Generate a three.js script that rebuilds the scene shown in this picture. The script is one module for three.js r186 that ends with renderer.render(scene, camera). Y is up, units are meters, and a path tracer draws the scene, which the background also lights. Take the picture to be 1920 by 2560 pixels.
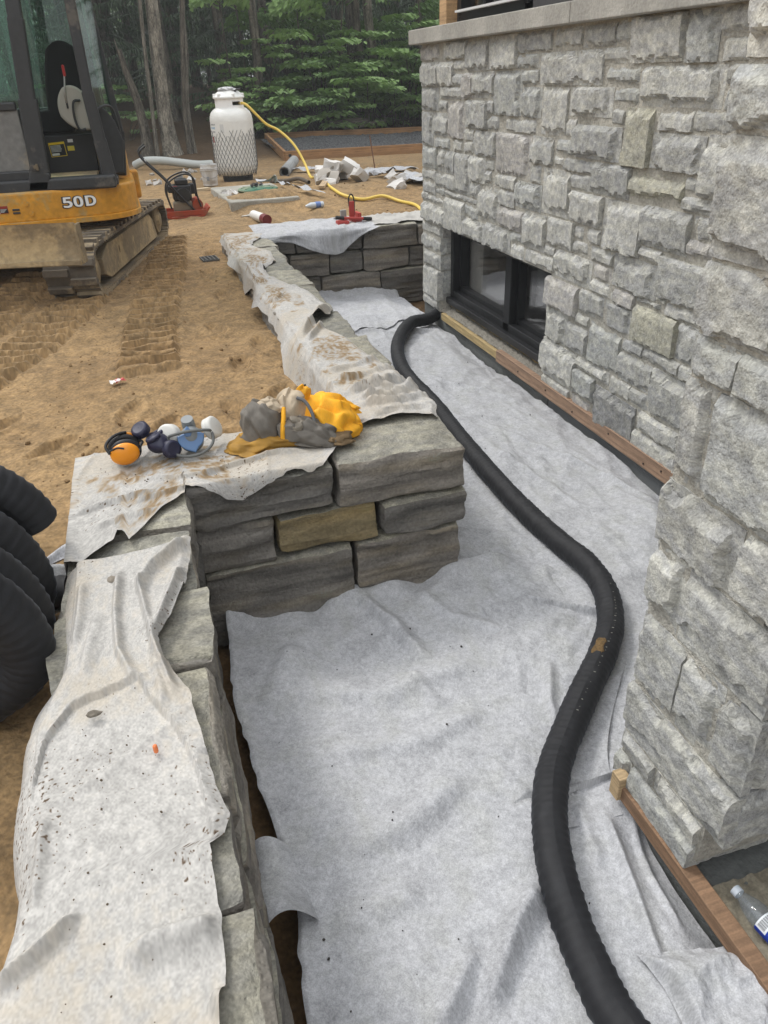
import * as THREE from 'three';
import { mergeGeometries, mergeVertices, toCreasedNormals } from 'three/addons/utils/BufferGeometryUtils.js';
import { RoundedBoxGeometry } from 'three/addons/geometries/RoundedBoxGeometry.js';
import { FontLoader } from 'three/addons/loaders/FontLoader.js';
import { TextGeometry } from 'three/addons/geometries/TextGeometry.js';

// ---------------------------------------------------------------- camera, sky, sun, exposure
const scene = new THREE.Scene();
const camera = new THREE.PerspectiveCamera(69.03, 0.75, 0.05, 300);
{
  const pitch = 30.4 * Math.PI / 180, yaw = 16.2 * Math.PI / 180;
  camera.position.set(0, 1.65, 0);
  camera.lookAt(Math.sin(yaw) * Math.cos(pitch), 1.65 - Math.sin(pitch), -Math.cos(yaw) * Math.cos(pitch));
  camera.rotateZ(-2.2 * Math.PI / 180);
}
const renderer = new THREE.WebGLRenderer({ antialias: true });
renderer.toneMapping = THREE.LinearToneMapping;
renderer.toneMappingExposure = 1.30;
renderer.shadowMap.enabled = true;
{
  // overcast sky: brighter overhead than at the horizon, soft uneven cloud
  const W = 512, H = 256, d = new Float32Array(W * H * 4);
  for (let j = 0; j < H; j++) for (let i = 0; i < W; i++) {
    const el = (j + 0.5) / H * Math.PI - Math.PI / 2, az = (i + 0.5) / W * Math.PI * 2;
    const s = Math.max(0, Math.sin(el));
    const x = Math.cos(az) * Math.cos(el), z = Math.sin(az) * Math.cos(el);
    let c = 0, a = 1, f = 2.2;
    for (let o = 0; o < 4; o++) { c += a * Math.sin(f * (x + 0.7 * s) + 1.3 * o + Math.sin(f * z * 1.3 + o)) * Math.cos(f * (z - 0.4 * s) + 2.1 * o); a *= 0.5; f *= 2.1; }
    const L = (el < 0 ? 0.35 : (0.40 + 1.08 * s)) * (1 + 0.06 * c) * 1.12, k = (j * W + i) * 4;
    d[k] = L * 0.985; d[k + 1] = L * 1.0; d[k + 2] = L * 1.03; d[k + 3] = 1;
  }
  const t = new THREE.DataTexture(d, W, H, THREE.RGBAFormat, THREE.FloatType);
  t.mapping = THREE.EquirectangularReflectionMapping; t.magFilter = THREE.LinearFilter; t.minFilter = THREE.LinearFilter; t.needsUpdate = true;
  scene.background = t; scene.environment = t;
}
const sun = new THREE.DirectionalLight(new THREE.Color(1, 0.965, 0.91), 1.5);
sun.position.set(-6, 13, -13); sun.target.position.set(0, 0, -4); scene.add(sun, sun.target);
sun.name = 'sun'; sun.target.name = 'sun_target';
sun.castShadow = true; sun.shadow.radius = 24; sun.shadow.mapSize.set(2048, 2048);
Object.assign(sun.shadow.camera, { left: -22, right: 22, top: 22, bottom: -22, near: 0.5, far: 80 });

scene.fog = new THREE.FogExp2(new THREE.Color(0.82, 0.85, 0.85), 0.003);

// ---------------------------------------------------------------- helpers
function rng(seed) { let s = (seed * 2654435761) >>> 0 || 1; return () => { s ^= s << 13; s >>>= 0; s ^= s >>> 17; s ^= s << 5; s >>>= 0; return s / 4294967296; }; }
const hash = (x, y, z) => { let h = (x * 374761393 + y * 668265263 + z * 2147483647) | 0; h = Math.imul(h ^ (h >>> 13), 1274126177); h ^= h >>> 16; return (h >>> 0) / 4294967296; };
const sm = t => t * t * (3 - 2 * t), lerp = (a, b, t) => a + (b - a) * t, clamp = (x, a = 0, b = 1) => Math.min(b, Math.max(a, x));
const ss = (a, b, x) => sm(clamp((x - a) / (b - a)));
function noise2(x, y, s = 0) { const i = Math.floor(x), j = Math.floor(y), u = sm(x - i), v = sm(y - j); return lerp(lerp(hash(i, j, s), hash(i + 1, j, s), u), lerp(hash(i, j + 1, s), hash(i + 1, j + 1, s), u), v) * 2 - 1; }
function noise3(x, y, z, s = 0) { const k = Math.floor(z), w = sm(z - k); return lerp(noise2(x, y, s + k * 131), noise2(x, y, s + (k + 1) * 131), w); }
function fbm2(x, y, o = 4, s = 0) { let r = 0, a = 0.5; for (let i = 0; i < o; i++) { r += a * noise2(x, y, s + i * 17); x = x * 2.03 + 3.1; y = y * 2.03 + 1.7; a *= 0.5; } return r; }
function fbm3(x, y, z, o = 4, s = 0) { let r = 0, a = 0.5; for (let i = 0; i < o; i++) { r += a * noise3(x, y, z, s + i * 17); x = x * 2.03 + 3.1; y = y * 2.03 + 1.7; z = z * 2.03 + 2.3; a *= 0.5; } return r; }
function ridge2(x, y, o = 4, s = 0) { let r = 0, a = 0.5; for (let i = 0; i < o; i++) { r += a * (1 - 2 * Math.abs(noise2(x, y, s + i * 17))); x = x * 2.03 + 3.1; y = y * 2.03 + 1.7; a *= 0.5; } return r; }
// tileable noise for textures: p = period in cells
function tnoise(x, y, p, s) { const i = Math.floor(x), j = Math.floor(y), u = sm(x - i), v = sm(y - j), m = a => ((a % p) + p) % p; return lerp(lerp(hash(m(i), m(j), s), hash(m(i + 1), m(j), s), u), lerp(hash(m(i), m(j + 1), s), hash(m(i + 1), m(j + 1), s), u), v) * 2 - 1; }
function tfbm(u, v, p, o, s, ax = 1, ay = 1) { let r = 0, a = 0.5; for (let i = 0; i < o; i++) { r += a * tn2(u * p * ax, v * p * ay, p * ax, p * ay, s + i * 13); p *= 2; a *= 0.5; } return r; }
function tn2(x, y, px, py, s) { const i = Math.floor(x), j = Math.floor(y), u = sm(x - i), v = sm(y - j), m = (a, p) => ((a % p) + p) % p; return lerp(lerp(hash(m(i, px), m(j, py), s), hash(m(i + 1, px), m(j, py), s), u), lerp(hash(m(i, px), m(j + 1, py), s), hash(m(i + 1, px), m(j + 1, py), s), u), v) * 2 - 1; }

function tex(n, fn, { srgb = true, w = n, h = n, repeat = null } = {}) {   // fn(u, v) -> [r, g, b] as sRGB 0..1
  const d = new Uint8Array(w * h * 4);
  for (let j = 0; j < h; j++) for (let i = 0; i < w; i++) {
    const c = fn((i + 0.5) / w, (j + 0.5) / h), k = (j * w + i) * 4;
    d[k] = clamp(c[0]) * 255; d[k + 1] = clamp(c[1]) * 255; d[k + 2] = clamp(c[2]) * 255; d[k + 3] = c.length > 3 ? clamp(c[3]) * 255 : 255;
  }
  const t = new THREE.DataTexture(d, w, h); t.wrapS = t.wrapT = THREE.RepeatWrapping; t.magFilter = THREE.LinearFilter; t.minFilter = THREE.LinearMipmapLinearFilter; t.generateMipmaps = true;
  if (srgb) t.colorSpace = THREE.SRGBColorSpace; if (repeat) t.repeat.set(repeat[0], repeat[1]); t.needsUpdate = true; return t;
}
function rep(t, a, b) { const c = t.clone(); c.repeat.set(a, b); c.needsUpdate = true; return c; }
const M = (o) => { const m = o.transmission !== undefined || o.clearcoat !== undefined || o.sheen !== undefined ? new THREE.MeshPhysicalMaterial(o) : new THREE.MeshStandardMaterial(o); return m; };
const lin = (r, g, b) => new THREE.Color().setRGB(r, g, b);

const taken = {};
function numbered(n) { if (!(n in taken)) { taken[n] = 0; return n; } taken[n]++; return n + '_' + String(taken[n]).padStart(3, '0'); }
function tag(o, label, category, group) { o.userData.label = label; o.userData.category = category; if (group) o.userData.group = group; return o; }
function shade(o) { o.castShadow = true; o.receiveShadow = true; return o; }
function thing(name, label, category, pos = [0, 0, 0], turn = 0, group) { const g = new THREE.Group(); g.name = numbered(name); scene.add(g); g.position.set(...pos); g.rotation.y = turn; return tag(g, label, category, group); }
function part(name, geo, mat, parent, pos, rot) { const m = shade(new THREE.Mesh(geo, mat)); m.name = name; if (pos) m.position.set(...pos); if (rot) m.rotation.set(...rot); parent.add(m); return m; }
function solo(name, geo, mat, label, category, group) { const m = shade(new THREE.Mesh(geo, mat)); m.name = numbered(name); scene.add(m); return tag(m, label, category, group); }
function structure(name, geo, mat) { const m = shade(new THREE.Mesh(geo, mat)); m.name = name; m.userData.kind = 'structure'; scene.add(m); return m; }
function copyOf(root, pos, turn, label, group, scale) { const r = root.clone(); r.name = numbered(root.name.replace(/_\d{3}$/, '')); scene.add(r); r.position.set(...pos); r.rotation.y = turn; if (scale) r.scale.setScalar(scale); r.userData = { ...root.userData }; if (label) r.userData.label = label; if (group) r.userData.group = group; return r; }
const V = (x, y, z) => new THREE.Vector3(x, y, z);
function box(w, h, d, x = 0, y = 0, z = 0, r = 0) { const g = r ? new RoundedBoxGeometry(w, h, d, 2, r) : new THREE.BoxGeometry(w, h, d); g.translate(x, y, z); return flat(g); }
function flat(g) { return g; }
function join(list) { return mergeGeometries(list.map(g => { const q = g.index ? g.toNonIndexed() : g; for (const k of Object.keys(q.attributes)) if (!['position', 'normal', 'uv'].includes(k)) q.deleteAttribute(k); return q; })); }
function tube(pts, r, seg = 40, rad = 10, closed = false) { return new THREE.TubeGeometry(new THREE.CatmullRomCurve3(pts.map(p => V(...p)), closed, 'centripetal'), seg, r, rad, closed); }
function bar(a, b, r, n = 8, r2 = r) { const A = V(...a), B = V(...b), L = A.distanceTo(B), g = new THREE.CylinderGeometry(r2, r, L, n); g.translate(0, L / 2, 0); const q = new THREE.Quaternion().setFromUnitVectors(V(0, 1, 0), B.clone().sub(A).normalize()); g.applyQuaternion(q); g.translate(A.x, A.y, A.z); return g; }
function uvBox(g, s = 1, ox = 0, oy = 0) { // project by dominant normal, uv in metres times s
  if (!g.attributes.normal) g.computeVertexNormals();
  const p = g.attributes.position, n = g.attributes.normal, uv = new Float32Array(p.count * 2);
  for (let i = 0; i < p.count; i++) { const x = Math.abs(n.getX(i)), y = Math.abs(n.getY(i)), z = Math.abs(n.getZ(i)); let a, b; if (x >= y && x >= z) { a = p.getZ(i); b = p.getY(i); } else if (y >= z) { a = p.getX(i); b = p.getZ(i); } else { a = p.getX(i); b = p.getY(i); } uv[2 * i] = a * s + ox; uv[2 * i + 1] = b * s + oy; }
  g.setAttribute('uv', new THREE.BufferAttribute(uv, 2)); return g;
}
// a sheet from a function (a, b) -> [x, y, z], with uv in metres given by uvf
function sheet(na, nb, f, uvf) {
  const pos = [], uv = [], idx = [];
  for (let j = 0; j <= nb; j++) for (let i = 0; i <= na; i++) { const a = i / na, b = j / nb, p = f(a, b); pos.push(...p); const q = uvf ? uvf(a, b, p) : [p[0], p[2]]; uv.push(q[0], q[1]); }
  for (let j = 0; j < nb; j++) for (let i = 0; i < na; i++) { const a = j * (na + 1) + i, b = a + 1, c = a + na + 1, d = c + 1; idx.push(a, b, c, b, d, c); }
  const g = new THREE.BufferGeometry(); g.setAttribute('position', new THREE.Float32BufferAttribute(pos, 3)); g.setAttribute('uv', new THREE.Float32BufferAttribute(uv, 2)); g.setIndex(idx); g.computeVertexNormals(); return g;
}
// ridge of a fold along a polyline [[x, z], ...]: height h, half width w, faded at its ends
function fold(x, z, pts, h, w) {
  let best = 1e9, along = 0, tot = 0, acc = 0;
  for (let i = 0; i + 1 < pts.length; i++) tot += Math.hypot(pts[i + 1][0] - pts[i][0], pts[i + 1][1] - pts[i][1]);
  let side = 1;
  for (let i = 0; i + 1 < pts.length; i++) {
    const ax = pts[i][0], az = pts[i][1], bx = pts[i + 1][0] - ax, bz = pts[i + 1][1] - az, L = Math.hypot(bx, bz), t = clamp(((x - ax) * bx + (z - az) * bz) / (L * L)), d = Math.hypot(x - ax - bx * t, z - az - bz * t);
    if (d < best) { best = d; along = (acc + t * L) / tot; side = ((x - ax) * bz - (z - az) * bx) > 0 ? 1 : -1; } acc += L;
  }
  const ww = side > 0 ? w : w * 0.55, q = best / ww; if (q > 3) return 0;
  return h * Math.exp(-q * q) * sm(clamp(along * 5)) * sm(clamp((1 - along) * 5));
}
// thin long wrinkles: crests of stretched noise along a few headings, gathered in patches
function wrinkles(x, z, seed, f, heads) {
  let r = 0; heads.forEach((t, i) => { const c = Math.cos(t), s = Math.sin(t), u = x * c + z * s, v = z * c - x * s, n = noise2(u * f + 0.7 * noise2(v * f * 0.3, u * f * 0.25, seed + 40 + i), v * f * 0.16 + i * 7, seed + i); r += Math.pow(1 - Math.abs(n), 5) * ss(-0.15, 0.45, noise2(x * f * 0.28 + i * 3, z * f * 0.28, seed + 20 + i)); }); return r;
}
// crumpled cloth: flat facets with their own tilt meeting in creases
function crumple(x, z, cell, seed, sharp) {
  const i0 = Math.floor(x / cell), j0 = Math.floor(z / cell); let W = 0, S = 0; for (let i = i0 - 1; i <= i0 + 1; i++) for (let j = j0 - 1; j <= j0 + 1; j++) { const px = (i + hash(i, j, seed)) * cell, pz = (j + hash(i, j, seed + 1)) * cell, d2 = (x - px) ** 2 + (z - pz) ** 2, w = Math.exp(-d2 / (2 * sharp * sharp)) + 1e-9, gx = hash(i, j, seed + 2) * 2 - 1, gz = hash(i, j, seed + 3) * 2 - 1; W += w; S += w * (gx * (x - px) + gz * (z - pz) + (hash(i, j, seed + 4) - 0.5) * 0.35 * cell); } return S / W;
}
const folds = (x, z, list) => { let r = 0; for (const [pts, h, w] of list) r += fold(x, z, pts, h, w); return r; };

// ---------------------------------------------------------------- surface materials
const feltTex = tex(1024, (u, v) => {
  const a = tfbm(u, v, 6, 3, 11), b = tfbm(u, v, 60, 3, 21), c = tfbm(u, v, 250, 2, 31), d = tfbm(u, v, 18, 3, 61);
  const st = clamp((a + 0.5 * d - 0.02) * 1.6) * 0.10; let L = 0.83 + 0.09 * a + 0.07 * d + 0.09 * b + 0.12 * c - st;
  return [L * 0.995, L * 0.995, L * (1.0 - 0.15 * st)];
});
const feltBump = tex(512, (u, v) => { const b = 0.5 + 0.4 * tfbm(u, v, 40, 3, 5) + 0.35 * tfbm(u, v, 120, 2, 6); return [b, b, b]; }, { srgb: false });
const felt = M({ map: rep(feltTex, 1.9, 1.9), bumpMap: rep(feltBump, 2.3, 2.3), bumpScale: 0.0022, roughness: 0.95, color: lin(0.675, 0.685, 0.705), side: THREE.DoubleSide });
// sand: damp, tan, with clods and pale dry patches
const sandTex = tex(1024, (u, v) => {
  const a = tfbm(u, v, 4, 5, 3), b = tfbm(u, v, 40, 4, 4), c = tfbm(u, v, 200, 2, 9);
  const k = 0.5 + 0.45 * a; let L = 1 + 0.20 * b + 0.22 * c;
  return [lerp(0.50, 0.60, k) * L, lerp(0.41, 0.495, k) * L, lerp(0.285, 0.35, k) * L];
});
const sandBump = tex(1024, (u, v) => { const b = 0.5 + 0.35 * tfbm(u, v, 12, 4, 15) + 0.45 * tfbm(u, v, 70, 4, 16); return [b, b, b]; }, { srgb: false });
const sand = M({ map: rep(sandTex, 0.55, 0.55), bumpMap: rep(sandBump, 0.8, 0.8), bumpScale: 0.009, roughness: 1, vertexColors: true });
// split-faced cladding stone
const cladTex = tex(1024, (u, v) => {
  const a = tfbm(u, v, 5, 4, 41), b = tfbm(u, v, 30, 4, 42), c = tfbm(u, v, 160, 3, 43), d = tfbm(u, v, 14, 3, 44, 1, 2);
  let L = 0.80 + 0.10 * a + 0.13 * b + 0.15 * c + 0.10 * d; const w = clamp(0.5 + 1.6 * d) * 0.03;
  return [L * (1 + w * 0.2), L, L * (0.975 - w)];
});
const cladBump = tex(1024, (u, v) => { const b = 0.5 + 0.3 * tfbm(u, v, 20, 4, 45) + 0.4 * tfbm(u, v, 60, 4, 46) + 0.15 * tfbm(u, v, 220, 2, 47); return [b, b, b]; }, { srgb: false });
const cladTones = [[0.49, 0.487, 0.478], [0.55, 0.545, 0.53], [0.45, 0.45, 0.448], [0.52, 0.50, 0.49], [0.58, 0.573, 0.555], [0.50, 0.485, 0.42], [0.48, 0.485, 0.48], [0.34, 0.34, 0.345]];
const clad = cladTones.map((c, i) => { const t = rep(cladTex, 2.2, 2.2), b = rep(cladBump, 2.0, 2.0); t.offset.set(i * 0.37, i * 0.21); return M({ map: t, bumpMap: b, bumpScale: 0.0035, roughness: 0.95, color: lin(c[0] * 1.30, c[1] * 1.31, c[2] * 1.37) }); });
const mortarTex = tex(512, (u, v) => { const L = 0.86 + 0.1 * tfbm(u, v, 6, 4, 51) + 0.14 * tfbm(u, v, 60, 3, 52); return [L, L * 0.99, L * 0.96]; });
const mortar = M({ map: rep(mortarTex, 2, 2), bumpMap: rep(cladBump, 3, 3), bumpScale: 0.006, roughness: 1, color: lin(0.62, 0.605, 0.565) });
// big bedded wall stone, with layers running along its length
const bedTex = tex(1024, (u, v) => {
  const a = tfbm(u, v, 4, 4, 71), b = tfbm(u, v, 2, 5, 72, 1, 12), c = tfbm(u, v, 90, 3, 73), e = tfbm(u, v, 3, 4, 74, 1, 5);
  let L = 0.82 + 0.12 * a + 0.24 * b + 0.12 * c, w = clamp(0.1 + 1.2 * e) * 0.10;
  return [L * (1 + w * 0.45), L * (0.985 + w * 0.12), L * (0.955 - w * 0.6)];
});
const bedBump = tex(1024, (u, v) => { const b = 0.5 + 0.55 * tfbm(u, v, 2, 5, 72, 1, 12) + 0.3 * tfbm(u, v, 30, 4, 76) + 0.2 * tfbm(u, v, 120, 2, 77); return [b, b, b]; }, { srgb: false });
const bedTones = [[0.285, 0.268, 0.25], [0.235, 0.226, 0.216], [0.32, 0.308, 0.29], [0.31, 0.255, 0.15], [0.20, 0.195, 0.19], [0.40, 0.38, 0.35]];
const bedTop = [[0.40, 0.385, 0.35], [0.47, 0.45, 0.40], [0.36, 0.35, 0.325]].map((c, i) => M({ map: rep(cladTex, 1.5, 1.5), bumpMap: rep(cladBump, 1.5, 1.5), bumpScale: 0.006, roughness: 0.95, color: lin(...c) }));
const bed = bedTones.map((c, i) => { const t = rep(bedTex, 1.6, 1.6); t.offset.set(i * 0.31, i * 0.17); return M({ map: t, bumpMap: rep(bedBump, 1.6, 1.6), bumpScale: 0.008, roughness: 0.95, color: lin(...c) }); });
const metalDark = M({ color: lin(0.016, 0.017, 0.019), roughness: 0.5, metalness: 0.1 });
const frameBlack = M({ color: lin(0.012, 0.013, 0.015), roughness: 0.42 });
const glass = M({ color: 0xffffff, roughness: 0.02, transmission: 1, thickness: 0, ior: 1.5 });
const woodTex = tex(512, (u, v) => { const r = tfbm(u, v, 2, 4, 81, 1, 16), k = tfbm(u, v, 3, 3, 82), f = tfbm(u, v, 80, 2, 83, 1, 1); const L = 0.82 + 0.2 * r + 0.12 * k + 0.08 * f; return [L, L * 0.965, L * 0.92]; });
const wood = c => M({ map: rep(woodTex, 2, 3), color: lin(...c), roughness: 0.8 });
const concreteTex = tex(512, (u, v) => { const L = 0.84 + 0.14 * tfbm(u, v, 4, 5, 91) + 0.09 * tfbm(u, v, 80, 3, 92); return [L, L, L * 0.985]; });
const concrete = c => M({ map: rep(concreteTex, 1.3, 1.3), bumpMap: rep(sandBump, 2, 2), bumpScale: 0.003, color: lin(...c), roughness: 0.95 });
const plain = (r, g, b, rough = 0.6, extra = {}) => M({ color: lin(r, g, b), roughness: rough, ...extra });

// ---------------------------------------------------------------- the stone house
const house = thing('stone_house', 'grey split-stone house wall with limestone ledge and black basement window', 'house');
// one split-faced stone: face w x h in its own xy plane, standing out along +z
function splitStone(w, h, depth, seed, cell = 0.0095) {
  const R = rng(seed + 7), nx = clamp(Math.round(w / cell), 5, 52), ny = clamp(Math.round(h / cell), 4, 44);
  const sc = clamp(Math.min(w, h) * 8, 0.4, 1), sT = lerp(0.012, 0.030, R()) * sc + 0.004, mT = lerp(0.0, 0.16, R()) * h, mB = R() < 0.75 ? lerp(0.06, 0.26, R()) * h : 0.0, mL = R() < 0.35 ? lerp(0.04, 0.16, R()) * w : -0.05, mR = R() < 0.35 ? lerp(0.04, 0.16, R()) * w : -0.05;
  const ph = R() * 50, tx = (R() - 0.5) * 0.35, ty = (R() - 0.35) * 0.4, base = lerp(0.30, 0.44, R()), rough = lerp(0.05, 0.13, R()), px = R() * 6.283, pk = lerp(0.1, 0.5, R()), pc = (R() - 0.5) * 0.6;
  const H = (x, y) => {
    const j = sc * (0.006 * fbm2(x * 60, y * 60, 2, seed) + 0.010 * fbm2(x * 18 + ph, y * 18, 2, seed + 5)), jt = 0.026 * sc * ridge2(x * 14, ph, 4, seed + 9), jb = 0.030 * sc * ridge2(x * 12 + 7, ph, 4, seed + 19), js = 0.022 * sc * ridge2(y * 14 + 3, ph, 3, seed + 29);
    const t = (h / 2 - y - mT + j + jt) / sT, b = (y + h / 2 - mB + j + jb) / 0.007, l = (x + w / 2 - mL + j + js) / 0.010, r = (w / 2 - x - mR + j - js) / 0.010;
    let k = base + (1 - base) * clamp(Math.min(t, b, l, r));
    if (k > base + 0.02) { k *= 1 + tx * x / w + ty * y / h; const q = (x * Math.cos(px) + y * Math.sin(px)) / (0.5 * Math.min(w, h)) - pc + 0.5 * fbm2(x * 14, y * 14, 3, seed + 13); if (q > 0) k -= pk * Math.min(0.5, q * 0.6); }
    k += rough * (0.9 * ridge2(x * 10 + ph, y * 10, 3, seed + 3) + 0.7 * fbm2(x * 46, y * 46, 3, seed + 4));
    return Math.max(0.22, k) * depth;
  };
  const pos = [], idx = [], N = (nx + 1) * (ny + 1);
  for (let j = 0; j <= ny; j++) for (let i = 0; i <= nx; i++) {
    const x0 = (i / nx - 0.5) * w, y0 = (j / ny - 0.5) * h, e = (i === 0 || i === nx || j === 0 || j === ny);
    const q = e ? 0.0018 : 0.0008; pos.push(x0 + q * noise2(x0 * 60, y0 * 60, seed + 1), y0 + q * noise2(x0 * 60, y0 * 60, seed + 2), H(x0, y0));
  }
  for (let j = 0; j < ny; j++) for (let i = 0; i < nx; i++) { const a = j * (nx + 1) + i, b = a + 1, c = a + nx + 1, d = c + 1; if ((i + j) % 2) idx.push(a, b, d, a, d, c); else idx.push(a, b, c, b, d, c); }
  const rim = []; for (let i = 0; i <= nx; i++) rim.push(i); for (let j = 1; j <= ny; j++) rim.push(j * (nx + 1) + nx); for (let i = nx - 1; i >= 0; i--) rim.push(ny * (nx + 1) + i); for (let j = ny - 1; j > 0; j--) rim.push(j * (nx + 1));
  rim.forEach(k => pos.push(pos[k * 3], pos[k * 3 + 1], -0.012));
  rim.forEach((k, i) => { const n = (i + 1) % rim.length; idx.push(k, N + i, rim[n], rim[n], N + i, N + n); });
  const g = new THREE.BufferGeometry(); g.setAttribute('position', new THREE.Float32BufferAttribute(pos, 3)); g.setIndex(idx); g.computeVertexNormals();
  const c = toCreasedNormals(g, 0.42), u = uvBox(c, 1, R() * 9, R() * 9); return u;
}
const WX = 2.05;
// mortar backing with the opening of the basement window left out
const wallGeo = join([box(0.213, 1.82 - 0.705, 3.24 + 1.35, WX + 0.0935, (1.82 + 0.705) / 2, -5.645 + (3.24 + 1.35) / 2), box(0.213, 0.62, 0.375, WX + 0.0935, 0.395, -5.645 + 0.1875), box(0.213, 0.62, 2.575, WX + 0.0935, 0.395, -3.63 + 2.575 / 2)]);
const wallMesh = part('wall', uvBox(wallGeo), mortar, house);
const WALL_STONES = [[-5644,1719,-5255,1812],[-5244,1722,-4844,1815],[-4835,1653,-4532,1802],[-4522,1656,-4156,1812],[-5644,1572,-5317,1711],[-5305,1576,-5048,1709],[-5036,1651,-4845,1714],[-5037,1576,-4892,1643],[-4883,1509,-4733,1643],[-4722,1513,-4440,1647],[-4425,1434,-4087,1646],[-5648,1428,-5311,1565],[-5302,1501,-4893,1569],[-5301,1428,-5154,1492],[-5145,1285,-4858,1491],[-4848,1351,-4516,1500],[-4506,1434,-4435,1502],[-4504,1354,-4338,1423],[-4329,1359,-3864,1425],[-5648,1208,-5411,1416],[-5402,1281,-5154,1418],[-5401,1211,-5080,1271],[-5069,1208,-4893,1277],[-4846,1284,-4705,1343],[-4883,1208,-4706,1276],[-4696,1206,-4391,1343],[-4380,1139,-3941,1347],[-4146,1724,-3793,1813],[-3783,1724,-3511,1813],[-3501,1724,-3234,1807],[-3224,1728,-3107,1813],[-4144,1655,-3908,1716],[-4076,1581,-3907,1646],[-3897,1579,-3314,1716],[-3303,1659,-3105,1717],[-3304,1579,-3008,1648],[-4077,1433,-3861,1570],[-3851,1363,-3593,1571],[-3583,1454,-3210,1571],[-3199,1507,-3006,1570],[-3200,1429,-3111,1498],[-3580,1361,-3500,1444],[-3490,1283,-3112,1420],[-3931,1224,-3704,1350],[-3694,1285,-3500,1352],[-3095,1657,-2775,1813],[-2765,1652,-2581,1813],[-2571,1728,-2427,1814],[-2570,1653,-2383,1719],[-2996,1505,-2516,1643],[-2504,1581,-2382,1644],[-2506,1506,-2388,1573],[-3102,1281,-2898,1497],[-2887,1426,-2655,1495],[-2645,1431,-2390,1497],[-2888,1285,-2559,1416],[-2548,1211,-2380,1424],[-2999,1165,-2645,1264],[-2635,1213,-2558,1277],[-2636,1153,-2428,1204],[-3308,1144,-3009,1273],[-5642,1065,-5339,1200],[-5327,1063,-5185,1201],[-5174,1062,-4996,1200],[-4986,961,-4745,1198],[-4735,1054,-4519,1197],[-4510,1143,-4390,1197],[-4509,1056,-4433,1135],[-4423,1065,-4105,1132],[-5645,985,-5363,1054],[-5354,961,-4997,1054],[-5165,918,-4592,953],[-4736,963,-4594,1047],[-4583,852,-4313,1046],[-5642,899,-5366,977],[-5524,839,-5164,891],[-5609,704,-5165,830],[-5155,712,-4831,909],[-4822,835,-4593,910],[-4821,714,-4511,828],[-4499,712,-4136,844],[-4303,971,-4104,1055],[-4302,853,-3971,963],[-5642,614,-5268,695],[-5645,501,-5266,605],[-5617,393,-5262,493],[-5618,169,-5264,382],[-5609,88,-5304,158],[-3929,1129,-3799,1214],[-3786,996,-3507,1211],[-3694,1222,-3589,1275],[-3579,1220,-3320,1273],[-3497,1142,-3318,1209],[-3497,995,-3199,1133],[-4094,986,-3796,1121],[-3959,794,-3725,979],[-3712,851,-3433,986],[-3423,921,-3332,985],[-3322,922,-3198,987],[-3188,925,-2881,1133],[-4126,792,-3969,845],[-4124,711,-3930,785],[-3918,715,-3606,785],[-3715,793,-3607,842],[-3596,708,-3237,842],[-3423,852,-3274,913],[-3264,849,-3069,911],[-3226,775,-3068,840],[-3058,775,-2722,918],[-3227,705,-3040,766],[-3030,699,-2864,768],[-2868,986,-2568,1144],[-2556,1065,-2381,1145],[-2558,977,-2402,1057],[-2871,927,-2719,979],[-2709,804,-2381,967],[-2852,581,-2548,735],[-2641,743,-2382,795],[-2538,584,-2381,735],[-2916,508,-2756,571],[-2746,512,-2494,571],[-2484,512,-2383,574],[-2917,371,-2666,499],[-2656,300,-2383,503],[-3659,541,-3337,692],[-3327,587,-3058,698],[-3048,587,-2862,692],[-3655,370,-3418,532],[-3327,515,-3217,579],[-3408,369,-3216,508],[-3206,369,-2927,578],[-3654,158,-3296,360],[-3286,302,-2986,362],[-2976,285,-2808,361],[-2798,291,-2668,361],[-3286,167,-3100,293],[-3089,91,-2741,275],[-3637,91,-3337,148],[-3327,91,-3099,149],[-2731,189,-2392,280],[-2730,91,-2382,180],[-5352,906,-5168,954],[-5640,842,-5528,898],[-2848,746,-2648,770],[-2416,1730,-2376,1818],[-2416,1154,-2376,1210],[-2712,778,-2648,802]];
WALL_STONES.forEach((s, i) => {
  const R = rng(i + 300), [z0, y0, z1, y1] = s.map(v => v / 1000), w = z1 - z0, h = y1 - y0; let k = [0, 1, 2, 3, 4, 6, 0, 4][Math.floor(R() * 8)];
  const near = (z, y) => Math.hypot((z0 + z1) / 2 - z, (y0 + y1) / 2 - y) < 0.06; if (near(-3.0, 1.40) || near(-2.82, 1.21) || near(-2.70, 0.68)) k = 5; if (near(-2.91, 0.2)) k = 7; if (near(-2.75, 1.58) || near(-3.6, 1.65)) k = 1;
  part('stone', splitStone(w, h, lerp(0.024, 0.036, R()) * clamp(Math.min(w, h) / 0.10, 0.8, 1.15), i * 31 + 5), clad[k], wallMesh, [WX - 0.002, (y0 + y1) / 2, (z0 + z1) / 2], [0, -Math.PI / 2, 0]);
});
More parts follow.
